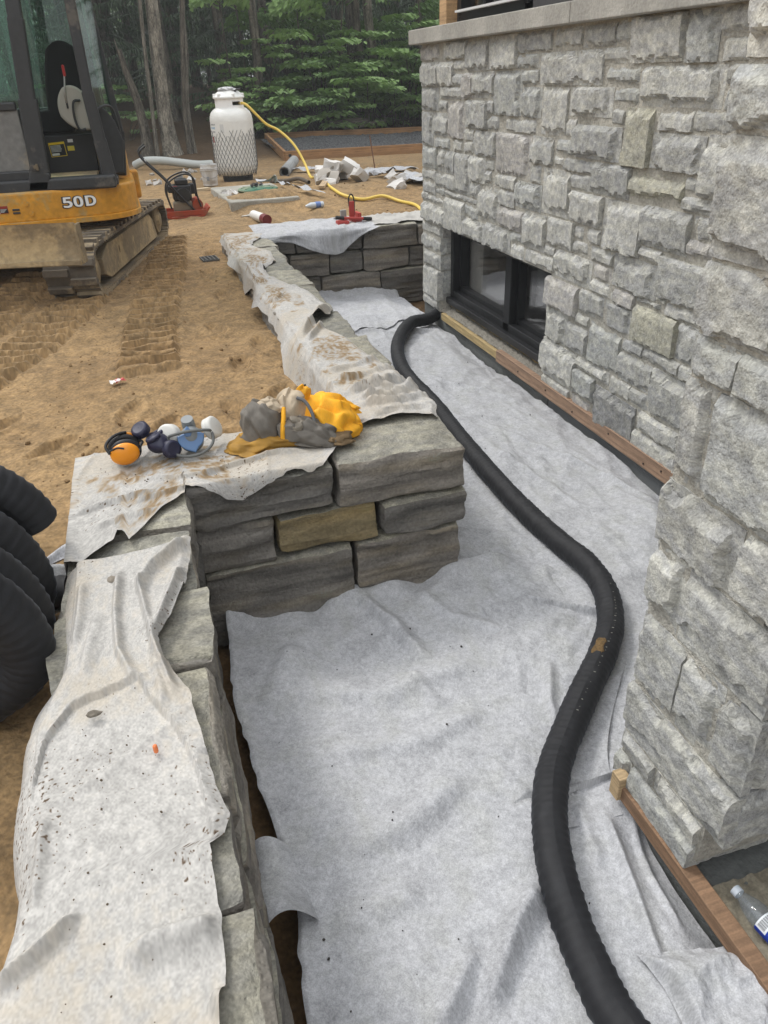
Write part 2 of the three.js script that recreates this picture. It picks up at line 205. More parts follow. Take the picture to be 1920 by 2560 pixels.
{ // the wall goes on behind the pier; the far jamb of the window shows stone ends
  const R = rng(77); let y = 0.10;
  while (y < 1.78) { const h = Math.min(lerp(0.07, 0.2, R()), 1.80 - y); let z = -2.37; while (z < -1.12) { const w = Math.min(lerp(0.15, 0.4, R()), -1.10 - z); if (w > 0.05) part('stone', splitStone(w - 0.012, h - 0.012, 0.03, Math.floor(R() * 1e6), 0.03), clad[Math.floor(R() * 7)], wallMesh, [WX - 0.002, y + h / 2, z + w / 2], [0, -Math.PI / 2, 0]); z += w; } y += h; }
  [[0.62, 0.70], [0.505, 0.612], [0.393, 0.496], [0.17, 0.385]].forEach(([a, b], i) => part('stone', splitStone(0.10, b - a, 0.012, 900 + i), clad[[3, 0, 1, 6][i]], wallMesh, [WX + 0.05, (a + b) / 2, -5.273], [0, 0, 0]));
  // far end of the house (faces the woods)
  part('stone', splitStone(0.19, 0.6, 0.03, 950, 0.03), clad[0], wallMesh, [WX + 0.1, 1.4, -5.645], [0, Math.PI, 0]);
  part('stone', splitStone(0.19, 0.6, 0.03, 951, 0.03), clad[2], wallMesh, [WX + 0.1, 0.75, -5.645], [0, Math.PI, 0]);
}
// limestone ledge in three lengths
const ledgeMat = M({ map: rep(concreteTex, 1.5, 1.5), color: lin(0.60, 0.575, 0.535), roughness: 0.9, bumpMap: rep(sandBump, 3, 3), bumpScale: 0.002 });
[[-5.735, -3.535], [-3.531, -1.9], [-1.896, -0.9]].forEach(([a, b]) => part('ledge_stone', uvBox(box(0.34, 0.085, b - a, WX + 0.09, 1.862, (a + b) / 2, 0.006)), ledgeMat, house));
// upper storey: dark sheathing, corner post, black framed window
const sheathTex = tex(512, (u, v) => { const L = 0.9 + 0.1 * tfbm(u, v, 3, 4, 95) + 0.06 * tfbm(u, v, 60, 2, 96); return [L, L, L]; });
const sheath = M({ map: rep(sheathTex, 1, 1), color: lin(0.055, 0.053, 0.055), roughness: 0.75 });
part('upper_wall', uvBox(join([box(0.12, 2.3, 3.2, WX + 0.15, 1.905 + 1.15, -3.12 + 0.0), box(0.12, 0.06, 1.0, WX + 0.15, 1.935, -4.87 + 0.14), box(0.12, 0.4, 1.0, WX + 0.15, 4.0, -4.87 + 0.14), box(0.12, 2.3, 0.24, WX + 0.15, 1.905 + 1.15, -5.36)])), sheath, house);
part('corner_post', uvBox(box(0.09, 2.3, 0.12, WX + 0.06, 1.905 + 1.15, -5.33, 0.004)), wood([0.62, 0.43, 0.25]), house);
part('roof', uvBox(join([box(5.0, 0.25, 5.2, WX + 2.25, 4.35, -3.35)])), sheath, house);
{
  const w = part('window', join([box(0.07, 2.0, 0.055, WX + 0.11, 2.95, -5.2), box(0.07, 2.0, 0.05, WX + 0.11, 2.95, -4.28), box(0.07, 0.05, 0.9, WX + 0.11, 1.95, -4.74), box(0.06, 2.0, 0.03, WX + 0.115, 2.95, -4.84), box(0.07, 0.05, 0.9, WX + 0.11, 3.93, -4.74)]), frameBlack, house);
  part('pane', box(0.006, 1.94, 0.34, WX + 0.125, 2.94, -5.01), glass, w); part('pane', box(0.006, 1.94, 0.52, WX + 0.125, 2.94, -4.565), glass, w);
  part('sill_strip', box(0.03, 0.012, 0.92, WX + 0.06, 1.975, -4.74), plain(0.7, 0.7, 0.7, 0.4), w);
}
// room behind the panes: floor, back wall, ceiling close it off
part('interior', uvBox(join([box(3.0, 0.1, 4.5, WX + 1.75, 0.0, -3.4), box(0.1, 4.2, 4.5, WX + 3.2, 2.1, -3.4), box(3.0, 0.12, 4.5, WX + 1.75, 1.84, -3.4), box(3.0, 4.2, 0.1, WX + 1.75, 2.1, -5.58), box(3.0, 4.2, 0.1, WX + 1.75, 2.1, -1.2)])), plain(0.30, 0.29, 0.28, 0.9), house);
// basement window: black frame, mullion, two panes, pale inner jamb, sill of rough mortar
{
  const x = WX + 0.125, z0 = -5.255, z1 = -3.64, y0 = 0.19, y1 = 0.70, zm = -4.31;
  const w = part('window', join([box(0.13, y1 - y0, 0.05, x, (y0 + y1) / 2, z0 + 0.025, 0.004), box(0.12, y1 - y0, 0.05, x, (y0 + y1) / 2, z1 - 0.025, 0.004), box(0.10, y1 - y0, 0.085, x - 0.01, (y0 + y1) / 2, zm, 0.006), box(0.12, 0.06, z1 - z0, x, y0 + 0.03, (z0 + z1) / 2, 0.004), box(0.125, 0.04, z1 - z0, x, y1 - 0.02, (z0 + z1) / 2, 0.004), box(0.05, 0.045, z1 - z0, x - 0.075, y0 - 0.01, (z0 + z1) / 2, 0.006)]), frameBlack, house);
  part('sash', join([box(0.05, 0.035, zm - z0 - 0.1, x + 0.01, y0 + 0.075, (z0 + zm) / 2), box(0.05, 0.035, z1 - zm - 0.1, x + 0.015, y0 + 0.075, (z1 + zm) / 2), box(0.05, y1 - y0 - 0.1, 0.03, x + 0.01, (y0 + y1) / 2, z0 + 0.065), box(0.05, y1 - y0 - 0.1, 0.03, x + 0.01, (y0 + y1) / 2, zm + 0.057)]), frameBlack, w);
  part('pane', box(0.006, y1 - y0 - 0.08, zm - z0 - 0.13, x + 0.012, (y0 + y1) / 2, (z0 + zm) / 2), glass, w);
  part('pane', box(0.006, y1 - y0 - 0.08, z1 - zm - 0.13, x + 0.012, (y0 + y1) / 2, (z1 + zm) / 2), glass, w);
  for (const [a, b] of [[z0, zm], [zm, z1]]) part('pane', box(0.006, y1 - y0 - 0.08, b - a - 0.13, x + 0.034, (y0 + y1) / 2, (a + b) / 2), glass, w);
  part('inner_jamb', box(0.10, y1 - y0, 0.03, x + 0.12, (y0 + y1) / 2, z0 + 0.04), plain(0.55, 0.52, 0.47, 0.8), w);
  const sg = sheet(26, 130, (a, b) => { const X = WX - 0.012 + a * 0.075, z = -5.28 + b * 1.70; return [X, 0.098 + 0.028 * a + 0.013 * ridge2(X * 40, z * 40, 3, 4) + 0.008 * fbm2(X * 90, z * 90, 2, 8), z]; });
  part('mortar_bed', sg, M({ map: rep(mortarTex, 4, 4), roughness: 1, color: lin(0.30, 0.285, 0.26) }), house);
  part('foam_strip', uvBox(box(0.02, 0.10, 1.60, WX + 0.072, 0.135, -4.44)), plain(0.36, 0.27, 0.11, 0.9), house);
}
// foundation: smooth grey parging, then ribbed drainage membrane, and the boards nailed on top
const parge = concrete([0.18, 0.19, 0.19]);
part('foundation', uvBox(box(0.24, 0.6, 2.06, WX + 0.115, -0.225, -4.61)), parge, house);
{
  const n = 70, g = []; for (let i = 0; i < n; i++) g.push(box(0.012, 0.006, 1.98, 0, -0.36 + i * 0.0064, 0));
  const mm = part('drainage_membrane', uvBox(box(0.02, 0.6, 1.98, WX + 0.012, -0.225, -2.585)), plain(0.17, 0.18, 0.185, 0.55), house);
  for (let i = 0; i < 26; i++) { const b = part('membrane_rib', new THREE.CylinderGeometry(0.0028, 0.0028, 1.98, 5), mm.material, mm, [WX + 0.001, -0.13 + i * 0.0076, -2.585], [Math.PI / 2, 0, 0]); }
  part('foundation', uvBox(box(0.2, 0.6, 1.98, WX + 0.125, -0.225, -2.585)), parge, house);
}
part('sill_board', uvBox(box(0.036, 0.05, 0.98, WX - 0.016, 0.074, -4.71, 0.004), 1.5), wood([0.62, 0.50, 0.27]), house);
part('form_board', uvBox(box(0.040, 0.074, 1.85, WX - 0.018, 0.074, -3.295, 0.004), 1.5), wood([0.44, 0.31, 0.23]), house);
[-3.9, -3.55, -3.25, -2.9, -2.6, -2.47].forEach((z, i) => part('nail_head', new THREE.CylinderGeometry(0.005, 0.005, 0.004, 8), plain(0.06, 0.04, 0.03), house, [WX - 0.040, 0.074 + 0.012 * Math.sin(i * 9), z], [0, 0, Math.PI / 2]));
// the pier that stands forward of the wall
const PX = 0.93;
const pierMesh = part('pier', uvBox(join([box(0.29, 2.4, 0.30, PX + 0.136, 1.32, -0.945), box(0.98, 2.4, 0.2, PX + 0.63, 1.32, -0.985)])), mortar, house);
{
  const rows = [0.085, 0.165, 0.235, 0.395, 0.605, 0.79, 0.94, 1.155, 1.235, 1.36, 1.555, 1.65, 1.80, 1.95, 2.1, 2.3, 2.5];
  const cuts = [[0.2], [0.45], [], [0.42, 0.75], [0.3], [0.62], [0.27], [0.36], [0.5], [0.45], [0.5], [0.7], [0.3], [0.6], [0.4], [0.5]];
  const R = rng(41);
  for (let r = 0; r + 1 < rows.length; r++) {
    const y0 = rows[r], h = rows[r + 1] - y0, c = [0, ...cuts[r], 1], zA = -1.105, zB = r < 2 ? -0.80 : -0.735;
    for (let k = 0; k + 1 < c.length; k++) { const a = lerp(zA, zB, c[k]), b = lerp(zA, zB, c[k + 1]); part('stone', splitStone(b - a - 0.008, h - 0.009, lerp(0.022, 0.030, R()), 4000 + r * 9 + k, 0.0055), clad[[0, 6, 1, 0, 4, 1, 0, 6][Math.floor(R() * 8)]], pierMesh, [PX, y0 + h / 2, (a + b) / 2], [0, -Math.PI / 2, 0]); }
    part('stone', splitStone(0.26, h - 0.009, 0.022, 4300 + r, 0.010), clad[[0, 6, 2][r % 3]], pierMesh, [PX + 0.135, y0 + h / 2, zB - 0.022], [0, 0, 0]);
    part('stone', splitStone(0.5, h - 0.009, 0.022, 4400 + r, 0.016), clad[r % 3], pierMesh, [PX + 0.26, y0 + h / 2, -1.085], [0, Math.PI, 0]);
    part('stone', splitStone(0.56, h - 0.009, 0.022, 4500 + r, 0.02), clad[(r + 1) % 3], pierMesh, [PX + 0.81, y0 + h / 2, -1.085], [0, Math.PI, 0]);
  }
}
part('foundation', uvBox(box(0.9, 0.6, 1.95, PX + 0.452, -0.245, -0.11)), parge, house);
part('form_board', uvBox(box(0.04, 0.045, 1.95, PX - 0.016, 0.070, -0.11, 0.003), 1.5), wood([0.33, 0.215, 0.14]), house);
part('board_block', uvBox(box(0.034, 0.075, 0.036, PX - 0.03, 0.085, -1.055, 0.003), 4), wood([0.66, 0.52, 0.33]), house);
part('mortar_bed', sheet(60, 80, (a, b) => { const x = PX + 0.005 + a * 0.5, z = -0.76 + b * 0.9; return [x, 0.062 + 0.01 * ridge2(x * 30, z * 30, 3, 14) + 0.012 * fbm2(x * 70, z * 70, 3, 18), z]; }), M({ map: rep(mortarTex, 4, 4), roughness: 1, color: lin(0.33, 0.30, 0.24) }), house);
part('wall_membrane', uvBox(box(0.03, 2.4, 1.7, PX + 0.36, 1.3, 0.15)), plain(0.015, 0.016, 0.018, 0.5), house);

// ---------------------------------------------------------------- ground
const patioK = (x, z) => Math.max(ss(-0.28, -0.10, x) * ss(-2.42, -2.24, z), ss(0.66, 0.84, x) * ss(-6.62, -6.44, z) * (1 - ss(2.7, 2.95, x)), ss(1.95, 2.06, x) * ss(-5.72, -5.6, z) * (1 - ss(5.6, 6, x)));
// prints of a rubber track along a polyline: a shallow trough crossed by raised bars
function prints(x, z, pts, half, pitch, ph) {
  let best = 1e9, al = 0, acc = 0, sd = 0;
  for (let i = 0; i + 1 < pts.length; i++) { const ax = pts[i][0], az = pts[i][1], bx = pts[i + 1][0] - ax, bz = pts[i + 1][1] - az, L = Math.hypot(bx, bz), t = clamp(((x - ax) * bx + (z - az) * bz) / (L * L)), d = Math.hypot(x - ax - bx * t, z - az - bz * t); if (d < best) { best = d; al = acc + t * L; sd = (x - ax) * bz - (z - az) * bx; } acc += L; }
  const e = 1 - ss(half * 0.92, half * 1.06, best); if (best > half * 1.7) return 0;
  const end = ss(0, 0.2, al) * ss(0, 0.2, acc - al), s = (al + 0.30 * 0 + 0.014 * noise2(x * 6, z * 6, 31)) / pitch + ph + (sd > 0 ? 0.0 : 0.12), f = s - Math.floor(s);
  const bar = ss(0.10, 0.24, f) * (1 - ss(0.58, 0.70, f)), q = 0.8 + 0.2 * ss(-0.25, 0.3, fbm2(x * 2.2, z * 2.2, 3, 77));
  return e * end * q * (-0.045 + 0.090 * bar) + 0.02 * Math.exp(-Math.pow((best - half * 1.14) / 0.045, 2)) * end * (0.5 + 0.9 * fbm2(x * 7, z * 7, 3, 12));
}
const upper = (x, z) => {
  let y = 0.405 + 0.03 * fbm2(x * 0.5, z * 0.5, 3, 1) + 0.022 * fbm2(x * 2.1, z * 2.1, 4, 2);
  y -= 0.05 * (1 - ss(-2.9, -2.3, z)) * 0 + 0.08 * ss(-2.6, -1.9, z) * (1 - ss(-0.4, -0.2, x));
  y += 0.10 * Math.exp(-((x - 2.9) ** 2 / 1.6 + (z + 9.6) ** 2 / 2.0)) - 0.10 * Math.exp(-((x - 1.9) ** 2 / 0.5 + (z + 7.5) ** 2 / 0.5)) + 0.06 * Math.exp(-((x - 0.9) ** 2 / 0.35 + (z + 7.9) ** 2 / 0.3));
  y += 0.05 * Math.exp(-((x - 1.4) ** 2 / 0.3 + (z + 9.0) ** 2 / 0.5));
  y -= 0.07 * ss(0.80, 0.95, x) * (1 - ss(1.65, 1.85, x)) * Math.exp(-Math.pow((z + 8.6) / 0.25, 2)); y += 0.050 * ss(0.86, 0.98, x) * (1 - ss(1.66, 1.78, x)) * ss(-10.6, -10.2, z) * (1 - ss(-8.98, -8.88, z)) + 0.045 * ridge2(x * 1.3, z * 1.3, 3, 88) * ss(-6.9, -8, z) * (1 - ss(-12, -14, z)) * ss(0.6, 1.2, x);
  y += ss(-14.5, -30, z) * 1.1 + ss(-3, -9, x) * 0.2;
  const near = 1 - ss(-9, -14, z) * 1;
  y += near * (0.016 * ridge2(x * 3.2, z * 5.0, 4, 6) + 0.010 * fbm2(x * 14, z * 14, 3, 7));
  return y;
};
const footSteps = [[-0.2, -3.25, 0.3], [0.25, -3.1, -0.4], [-0.5, -3.0, 0.9], [0.35, -3.7, 0.2], [0.3, -4.4, -0.2], [0.42, -5.1, 0.1], [-0.05, -3.05, 0.5], [0.15, -2.85, 1.1], [-0.75, -3.3, 0.7], [0.45, -3.2, 0.5], [-0.35, -2.8, 0.2], [0.5, -4.0, 0.0], [0.4, -5.8, 0.2], [0.5, -6.6, 0.4]];
const groundY = (x, z) => {
  const k = patioK(x, z); let y = upper(x, z);
  if (k < 1 && z > -9 && z < -2.2 && x < 1) {
    y += prints(x, z, [[0.22, -7.6], [0.12, -6.2], [0.0, -5.2], [-0.08, -4.3], [-0.1, -3.65]], 0.15, 0.112, 0.0);
    y += prints(x, z, [[-0.40, -6.2], [-0.50, -5.2], [-0.72, -4.4], [-1.05, -3.6], [-1.5, -2.9]], 0.165, 0.112, 0.3);
    y += prints(x, z, [[-0.80, -6.4], [-0.98, -5.0], [-1.2, -4.2], [-1.75, -3.3]], 0.155, 0.112, 0.6);
    y += prints(x, z, [[-1.9, -6.5], [-1.5, -5.2], [-1.35, -4.4], [-1.5, -3.6]], 0.155, 0.112, 0.2);
    for (const [fx, fz, a] of footSteps) { const dx = x - fx, dz = z - fz, u = dx * Math.cos(a) + dz * Math.sin(a), v = -dx * Math.sin(a) + dz * Math.cos(a), d = Math.hypot(u / 0.05, v / 0.13); if (d < 2) y += -0.022 * (1 - ss(0.75, 1.0, d)) + 0.012 * Math.exp(-Math.pow((d - 1.2) / 0.2, 2)); }
  }
  return lerp(y, -0.115 + 0.014 * fbm2(x * 9, z * 9, 3, 40) + 0.02 * fbm2(x * 3, z * 3, 2, 41), k) - (x > 2.1 && z > -5.7 && x < 5.6 ? 0.2 : 0);
};
{
  const axis = (stops) => { const r = []; for (let i = 0; i + 1 < stops.length; i++) { const [a, , st] = stops[i], b = stops[i + 1][0], n = Math.max(1, Math.round(Math.abs(b - a) / st)); for (let k = 0; k < n; k++) r.push(lerp(a, b, k / n)); } r.push(stops[stops.length - 1][0]); return r; };
  const xs = axis([[-70, 0, 6], [-16, 0, 0.9], [-5, 0, 0.2], [-1.75, 0, 0.018], [0.62, 0, 0.05], [3.4, 0, 0.2], [8, 0, 0.9], [18, 0, 6], [70, 0, 1]]);
  const zs = axis([[-90, 0, 6], [-32, 0, 1.0], [-18, 0, 0.2], [-12.8, 0, 0.07], [-7.4, 0, 0.018], [-2.35, 0, 0.03], [0.6, 0, 0.4], [4, 0, 3], [30, 0, 1]]);
  const pos = [], uv = [], col = [], idx = [], nx = xs.length;
  for (const z of zs) for (const x of xs) {
    pos.push(x, groundY(x, z), z); uv.push(x, z);
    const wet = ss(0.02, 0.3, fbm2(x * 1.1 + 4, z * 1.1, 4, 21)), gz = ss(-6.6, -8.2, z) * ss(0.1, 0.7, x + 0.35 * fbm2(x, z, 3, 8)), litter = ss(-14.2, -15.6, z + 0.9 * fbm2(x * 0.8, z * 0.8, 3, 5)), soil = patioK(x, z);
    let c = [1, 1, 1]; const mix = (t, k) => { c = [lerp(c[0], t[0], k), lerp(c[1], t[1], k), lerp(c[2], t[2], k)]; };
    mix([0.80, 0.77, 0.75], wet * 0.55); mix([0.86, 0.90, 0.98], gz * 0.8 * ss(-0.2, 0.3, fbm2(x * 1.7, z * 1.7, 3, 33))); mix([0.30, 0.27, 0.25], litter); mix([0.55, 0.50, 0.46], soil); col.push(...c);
  }
  for (let j = 0; j + 1 < zs.length; j++) for (let i = 0; i + 1 < nx; i++) { const a = j * nx + i, b = a + 1, c = a + nx, d = c + 1; idx.push(a, c, b, b, c, d); }
  const g = new THREE.BufferGeometry(); g.setAttribute('position', new THREE.Float32BufferAttribute(pos, 3)); g.setAttribute('uv', new THREE.Float32BufferAttribute(uv, 2)); g.setAttribute('color', new THREE.Float32BufferAttribute(col, 3)); g.setIndex(idx); g.computeVertexNormals();
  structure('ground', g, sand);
}

// ---------------------------------------------------------------- dry-stacked stone walls
function bedStone(lx, ly, lz, seed, long = 'x', cell = 0.022) {
  const g = new THREE.BoxGeometry(lx, ly, lz, clamp(Math.round(lx / cell), 4, 40), clamp(Math.round(ly / cell * 1.5), 4, 22), clamp(Math.round(lz / cell), 4, 40));
  uvBox(g); const p = g.attributes.position, R = rng(seed), tilt = (R() - 0.5) * 0.05, uo = R() * 9, vo = R() * 9, uv = g.attributes.uv;
  for (let i = 0; i < p.count; i++) {
    let x = p.getX(i), y = p.getY(i), z = p.getZ(i); const a = 2 * x / lx, b = 2 * y / ly, c = 2 * z / lz, L = long === 'x' ? x : z, W = long === 'x' ? z : x;
    uv.setXY(i, uv.getX(i) + uo, uv.getY(i) + vo);
    // round the edges unevenly, then step the faces along their beds
    const edge = (q, w) => Math.pow(Math.abs(q), 14) * Math.pow(Math.abs(w), 14), n = 0.6 + 0.8 * noise3(x * 9, y * 9, z * 9, seed);
    const eb = 0.006 * n, cx = edge(a, b) + edge(a, c), cy = edge(a, b) + edge(b, c), cz = edge(a, c) + edge(b, c);
    const lay = 0.015 * ridge2(L * 2.4 + 9, (y + tilt * L) * 24, 4, seed + 3) + 0.020 * fbm2(L * 4, y * 9, 3, seed + 5) + 0.006 * ridge2(L * 14, y * 60, 2, seed + 6);
    const top = 0.011 * fbm2(x * 9, z * 9, 4, seed + 8) + 0.006 * Math.round(2 * fbm2(x * 3 + 2, z * 3, 2, seed + 9)), end = 0.016 * fbm3(x * 8, y * 10, z * 8, 3, seed + 12);
    const fx = Math.sign(a) * Math.pow(Math.abs(a), 6), fy = Math.sign(b) * Math.pow(Math.abs(b), 6), fz = Math.sign(c) * Math.pow(Math.abs(c), 6);
    x += fx * (long === 'x' ? end : lay) - Math.sign(a) * eb * cx; z += fz * (long === 'x' ? lay : end) - Math.sign(c) * eb * cz; y += fy * top - Math.sign(b) * eb * cy + tilt * 0.25 * L * fy;
    p.setXYZ(i, x, y, z);
  }
  const m = mergeVertices((() => { const q = new THREE.BufferGeometry(); q.setAttribute('position', p.clone()); q.setIndex(g.index.clone()); return q; })(), 1e-4); m.computeVertexNormals();
  const c = toCreasedNormals(m, 0.75); c.setAttribute('uv', (() => { const s = g.toNonIndexed().attributes.uv; return s.count === c.attributes.position.count ? s : uvBox(c).attributes.uv; })());
  c.clearGroups(); g.groups.forEach((q, i) => c.addGroup(q.start, q.count, i === 2 || i === 3 ? 1 : 0)); return c;
}
function putStone(parent, x0, x1, y0, y1, z0, z1, tone, seed, long, tilt = 0) { const m = part('stone', bedStone(x1 - x0, y1 - y0, z1 - z0, seed, long), [bed[tone], bedTop[seed % 3]], parent, [(x0 + x1) / 2, (y0 + y1) / 2, (z0 + z1) / 2]); if (tilt) m.rotation.z = tilt; return m; }
{
  const w = thing('retaining_wall', 'long stone wall under dirty white felt beside the coil of black pipe', 'stone wall'); w.userData.kind = 'thing';
  const R = rng(12), rows = [[-0.08, 0.205], [0.21, 0.385], [0.39, 0.552]];
  rows.forEach(([a, b], r) => { let z = -2.46; let k = 0; while (z < 0.6) { const L = [[0.38, 0.62, 0.5, 0.55, 0.5, 0.6], [0.55, 0.42, 0.6, 0.5, 0.45, 0.55], [0.52, 0.33, 0.27, 0.36, 0.22, 0.42, 0.5, 0.5]][r][k % 6] + 0.04 * (R() - 0.5), j = 0.026 * (R() - 0.5), h = 0.016 * (R() - 0.5); putStone(w, -0.355, -0.022 + j - r * 0.006, a, b + h, z + 0.004, Math.min(z + L, 0.7) - 0.006, r === 2 ? [2, 5, 2, 5, 0, 2][k % 6] : [0, 2, 1, 0, 4][Math.floor(R() * 5)], 60 + r * 20 + k, 'z'); z += L; k++; } });
}
{
  const w = thing('retaining_wall', 'end wall of three stone courses with a yellowish middle stone under the jacket', 'stone wall'); w.userData.kind = 'thing';
  const f = -2.15, b = -2.48;
  putStone(w, -0.015, 0.500, -0.10, 0.226, b, f + 0.012, 1, 201, 'x'); putStone(w, 0.518, 0.910, -0.10, 0.232, b, f + 0.004, 0, 202, 'x');
  putStone(w, -0.02, 0.238, 0.236, 0.388, b, f + 0.010, 1, 203, 'x'); putStone(w, 0.252, 0.596, 0.240, 0.384, b, f - 0.006, 3, 204, 'x', 0.02); putStone(w, 0.618, 0.930, 0.246, 0.372, b, f + 0.018, 4, 205, 'x');
  putStone(w, -0.018, 0.452, 0.394, 0.556, b, f + 0.006, 4, 206, 'x'); putStone(w, 0.464, 0.918, 0.384, 0.558, b, f + 0.010, 0, 207, 'x');
}
{
  const w = thing('retaining_wall', 'stone wall draped in sandy white felt running back to the far corner', 'stone wall'); w.userData.kind = 'thing'; const R = rng(5);
  [[-0.08, 0.2], [0.205, 0.375], [0.38, 0.552]].forEach(([a, b], r) => { let z = -2.49; let k = 0; while (z > -6.6) { const L = 0.40 + 0.2 * R(), j = 0.05 * (R() - 0.5); putStone(w, 0.61, 0.935 + j, a, b + 0.014 * (R() - 0.5), Math.max(z - L, -6.66) + 0.005, z - 0.004, r === 2 ? (R() < 0.7 ? 5 : 2) : [0, 1, 4][Math.floor(R() * 3)], 300 + r * 30 + k, 'z'); z -= L; k++; } });
}
{
  const w = thing('retaining_wall', 'dark grey stone wall closing the far end past the basement window', 'stone wall'); w.userData.kind = 'thing'; const f = -6.33, b = -6.67;
  [[0.96, 1.352, -0.1, 0.196, 1], [1.362, 1.884, -0.1, 0.196, 0], [1.894, 2.60, -0.1, 0.190, 4], [0.96, 1.10, 0.206, 0.385, 4], [1.112, 1.440, 0.206, 0.388, 0], [1.452, 1.736, 0.206, 0.380, 4], [1.748, 2.156, 0.202, 0.372, 0], [2.166, 2.62, 0.20, 0.362, 4], [0.96, 1.16, 0.394, 0.552, 4], [1.172, 1.60, 0.398, 0.552, 1], [1.61, 1.738, 0.392, 0.55, 4], [1.750, 2.222, 0.384, 0.556, 1], [2.234, 2.62, 0.374, 0.545, 0]].forEach(([x0, x1, y0, y1, t], i) => putStone(w, x0, x1, y0, y1, b, f + 0.012 * Math.sin(i * 7), t, 500 + i, 'x'));
}

// ---------------------------------------------------------------- felt sheets
const pl = (pts, z) => { for (let i = 0; i + 1 < pts.length; i++) { const [a, b] = [pts[i], pts[i + 1]]; if ((z - a[0]) * (z - b[0]) <= 0) return lerp(a[1], b[1], clamp((z - a[0]) / (b[0] - a[0]))); } return Math.abs(z - pts[0][0]) < Math.abs(z - pts[pts.length - 1][0]) ? pts[0][1] : pts[pts.length - 1][1]; };
const pipePath = [[2.10, -5.40], [1.964, -5.288], [1.775, -5.173], [1.564, -4.841], [1.449, -4.515], [1.379, -4.123], [1.38, -3.681], [1.337, -3.23], [1.312, -2.8], [1.319, -2.435], [1.332, -2.178], [1.351, -1.983], [1.337, -1.834], [1.275, -1.689], [1.184, -1.57], [1.081, -1.469], [0.981, -1.379], [0.881, -1.282], [0.795, -1.191], [0.732, -1.103], [0.679, -1.007], [0.647, -0.928], [0.623, -0.841], [0.61, -0.759], [0.603, -0.682], [0.6, -0.609], [0.611, -0.546], [0.64, -0.42], [0.70, -0.2]];
const foldsA = [[[[0.50, -2.14], [0.584, -1.896], [0.625, -1.70]], 0.026, 0.035], [[[1.0, -1.93], [1.216, -1.791], [1.42, -1.69]], 0.02, 0.016], [[[0.38, -0.70], [0.495, -0.816], [0.61, -0.905]], 0.03, 0.034], [[[0.27, -0.69], [0.415, -0.82]], 0.022, 0.028], [[[0.995, -1.60], [0.911, -1.437], [0.888, -1.34]], 0.014, 0.02], [[[0.541, -1.69], [0.592, -1.50]], 0.012, 0.025], [[[0.18, -1.12], [0.39, -1.158], [0.57, -1.25]], 0.020, 0.06], [[[0.239, -1.96], [0.09, -1.65]], 0.02, 0.07], [[[0.15, -1.75], [0.45, -1.62], [0.8, -1.66]], 0.018, 0.07], [[[0.2, -1.45], [0.5, -1.40], [0.75, -1.48]], 0.014, 0.05], [[[0.12, -0.95], [0.35, -0.98]], 0.012, 0.05], [[[0.7, -2.1], [0.78, -1.9], [0.95, -1.75]], 0.012, 0.03]];
const foldsR = [[[[0.86, -1.06], [0.775, -0.74], [0.735, -0.60]], 0.022, 0.016], [[[0.944, -1.104], [0.869, -0.855], [0.85, -0.70]], 0.016, 0.014], [[[0.80, -1.10], [0.76, -0.90]], 0.012, 0.02]];
const under = (x, z) => 0.006 + 0.034 * fbm2(x * 2.3, z * 2.3, 2, 91) + 0.007 * fbm2(x * 7, z * 7, 3, 92);
const yA = (x, z) => under(x, z) + folds(x, z, foldsA) * 1.6 + folds(x, z, foldsR) * 1.3 + 0.0075 * ridge2(x * 4.5 + z * 2.6 + 0.6 * noise2(x * 2, z * 2, 8), z * 2.4 - x, 3, 93) + 0.003 * ridge2(x * 13 - z * 5, z * 9 + x * 4, 2, 94) + 0.011 * wrinkles(x, z, 700, 4.2, [0.5, 1.3, 2.4]) - 0.055 * ss(0.82, 0.925, x) * ss(-1.04, -0.92, z);
const yB = (x, z) => under(x, z) - 0.004 + 0.010 * wrinkles(x, z, 720, 7, [0.1, 0.6, 1.9, 2.7]) + 0.020 * ridge2(x * 5.5 + 0.35 * z + 0.5 * noise2(x, z, 3), z * 1.1, 3, 95) * ss(-1.3, -2.2, z) + 0.009 * ridge2(x * 12 + 2 * noise2(x * 2, z * 2, 4), z * 9, 3, 96) - 0.045 * ss(1.84, 2.03, x) * (1 + 0.6 * noise2(z * 3, 1, 97)) + folds(x, z, [[[[1.2, -5.35], [1.6, -5.22], [2.04, -5.12]], 0.02, 0.03], [[[1.05, -4.9], [1.4, -4.7]], 0.012, 0.02], [[[1.5, -4.2], [1.9, -3.6]], 0.014, 0.03], [[[1.55, -3.4], [1.85, -2.7], [1.97, -2.3]], 0.02, 0.03], [[[1.45, -3.1], [1.62, -2.4]], 0.015, 0.025]]);
